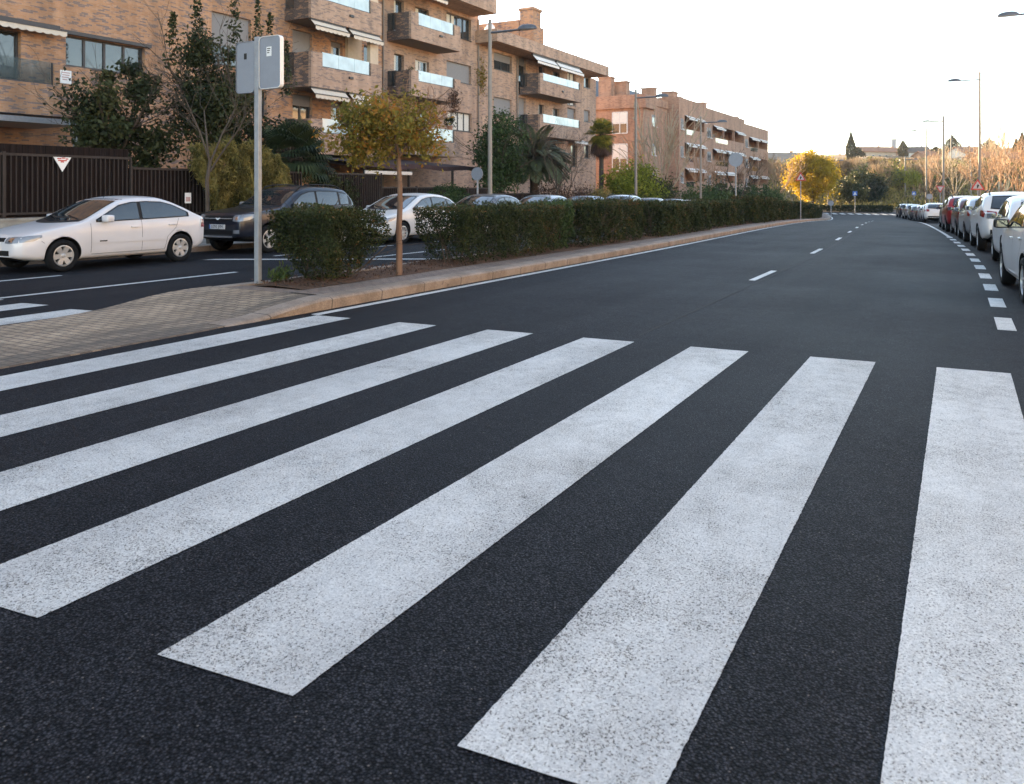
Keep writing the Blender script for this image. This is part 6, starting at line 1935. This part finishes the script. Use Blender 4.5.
# farther ridges
def ridge(name, d0, zf, mat, a0, a1, n=120, depth=160):
    mb = MB(); vs = []
    for i in range(n+1):
        a = math.radians(a0+(a1-a0)*i/n)
        for k, (dd, hf) in enumerate(((0, 0), (depth*.35, .75), (depth*.7, 1), (depth, .6))):
            r_ = d0+dd; z = -4+(zf(a)+4)*hf
            vs.append((r_*math.sin(a), r_*math.cos(a), z))
    mb.mesh(vs, [(4*i+k, 4*i+4+k, 4*i+5+k, 4*i+1+k) for i in range(n) for k in range(3)])
    o = mb.build(name, mat, smooth=True); o['kind'] = 'structure'
M['ridge'] = mat_soil('ridge_cover', (.10, .095, .06), (.17, .14, .09), (.22, .17, .11))
ridge('distant_hill', 900, lambda a: 40+5*math.sin(a*19)+3*math.sin(a*47+1)+1.5*math.sin(a*131), M['ridge'], -60, 60, 300)
# ------------------------------------------------------------------ camera, sun, sky
cam = bpy.data.cameras.new('camera'); cam_o = bpy.data.objects.new('camera', cam); COL.objects.link(cam_o)
cam_o.location = (0, 0, EYE)
cam_o.rotation_euler = (math.pi/2, 0, TH)
cam.sensor_width = 36; cam.lens = 36*FPX/1024
cam.shift_y = -(392-HZ)/1024
cam.clip_end = 12000; cam.clip_start = .05
cam.dof.use_dof = True; cam.dof.focus_distance = 7.0; cam.dof.aperture_fstop = 5.0
SC.camera = cam_o

SUN_EL = math.radians(11.8)
sd = Vector((-.70, .714, 0)).normalized()*math.cos(SUN_EL)+Vector((0, 0, math.sin(SUN_EL)))
sl = bpy.data.lights.new('sun', 'SUN'); so = bpy.data.objects.new('sun', sl); COL.objects.link(so)
sl.energy = 4.4; sl.angle = math.radians(.6); sl.color = (1.0, .80, .58)
so.rotation_euler = sd.to_track_quat('Z', 'Y').to_euler()
so.location = (0, 0, 60)
W = bpy.data.worlds.new('World'); SC.world = W; W.use_nodes = True
nt = W.node_tree
sky = nt.nodes.new('ShaderNodeTexSky'); sky.sky_type = 'NISHITA'; sky.sun_disc = False
sky.sun_elevation = SUN_EL; sky.sun_rotation = math.atan2(sd.x, sd.y)
sky.air_density = .7; sky.dust_density = .1; sky.ozone_density = 1.3; sky.altitude = 600
bg = nt.nodes['Background']; bg.inputs['Strength'].default_value = .13
nt.links.new(sky.outputs[0], bg.inputs['Color'])
SC.view_settings.view_transform = 'Standard'; SC.view_settings.look = 'None'
SC.view_settings.gamma = 1; SC.view_settings.use_curve_mapping = False
SC.view_settings.exposure = 2.8
SC.view_settings.use_white_balance = True; SC.view_settings.white_balance_temperature = 9000; SC.view_settings.white_balance_tint = 10
SC.cycles.max_bounces = 8; SC.cycles.diffuse_bounces = 4; SC.cycles.glossy_bounces = 3
SC.cycles.transmission_bounces = 4; SC.cycles.transparent_max_bounces = 6
SC.cycles.sample_clamp_indirect = 6
SC.cycles.use_denoising = True

# thin air haze over the whole place
hz = bpy.data.meshes.new('haze'); bm = bmesh.new(); bmesh.ops.create_cube(bm, size=1)
for v in bm.verts: v.co = Vector((v.co.x*4200, 650+v.co.y*3400, 30+v.co.z*74))
bm.to_mesh(hz); bm.free()
ho = bpy.data.objects.new('haze', hz); COL.objects.link(ho); ho['kind'] = 'stuff'; ho['label'] = 'thin pale air haze softening the far slope'
hm = bpy.data.materials.new('haze'); hm.use_nodes = True; hn = hm.node_tree
hn.nodes.remove(hn.nodes['Principled BSDF'])
pv = hn.nodes.new('ShaderNodeVolumePrincipled'); pv.inputs['Density'].default_value = .00018; pv.inputs['Color'].default_value = (.93, .95, 1, 1); pv.inputs['Anisotropy'].default_value = .1
hn.links.new(pv.outputs[0], hn.nodes['Material Output'].inputs['Volume']); hz.materials.append(hm)
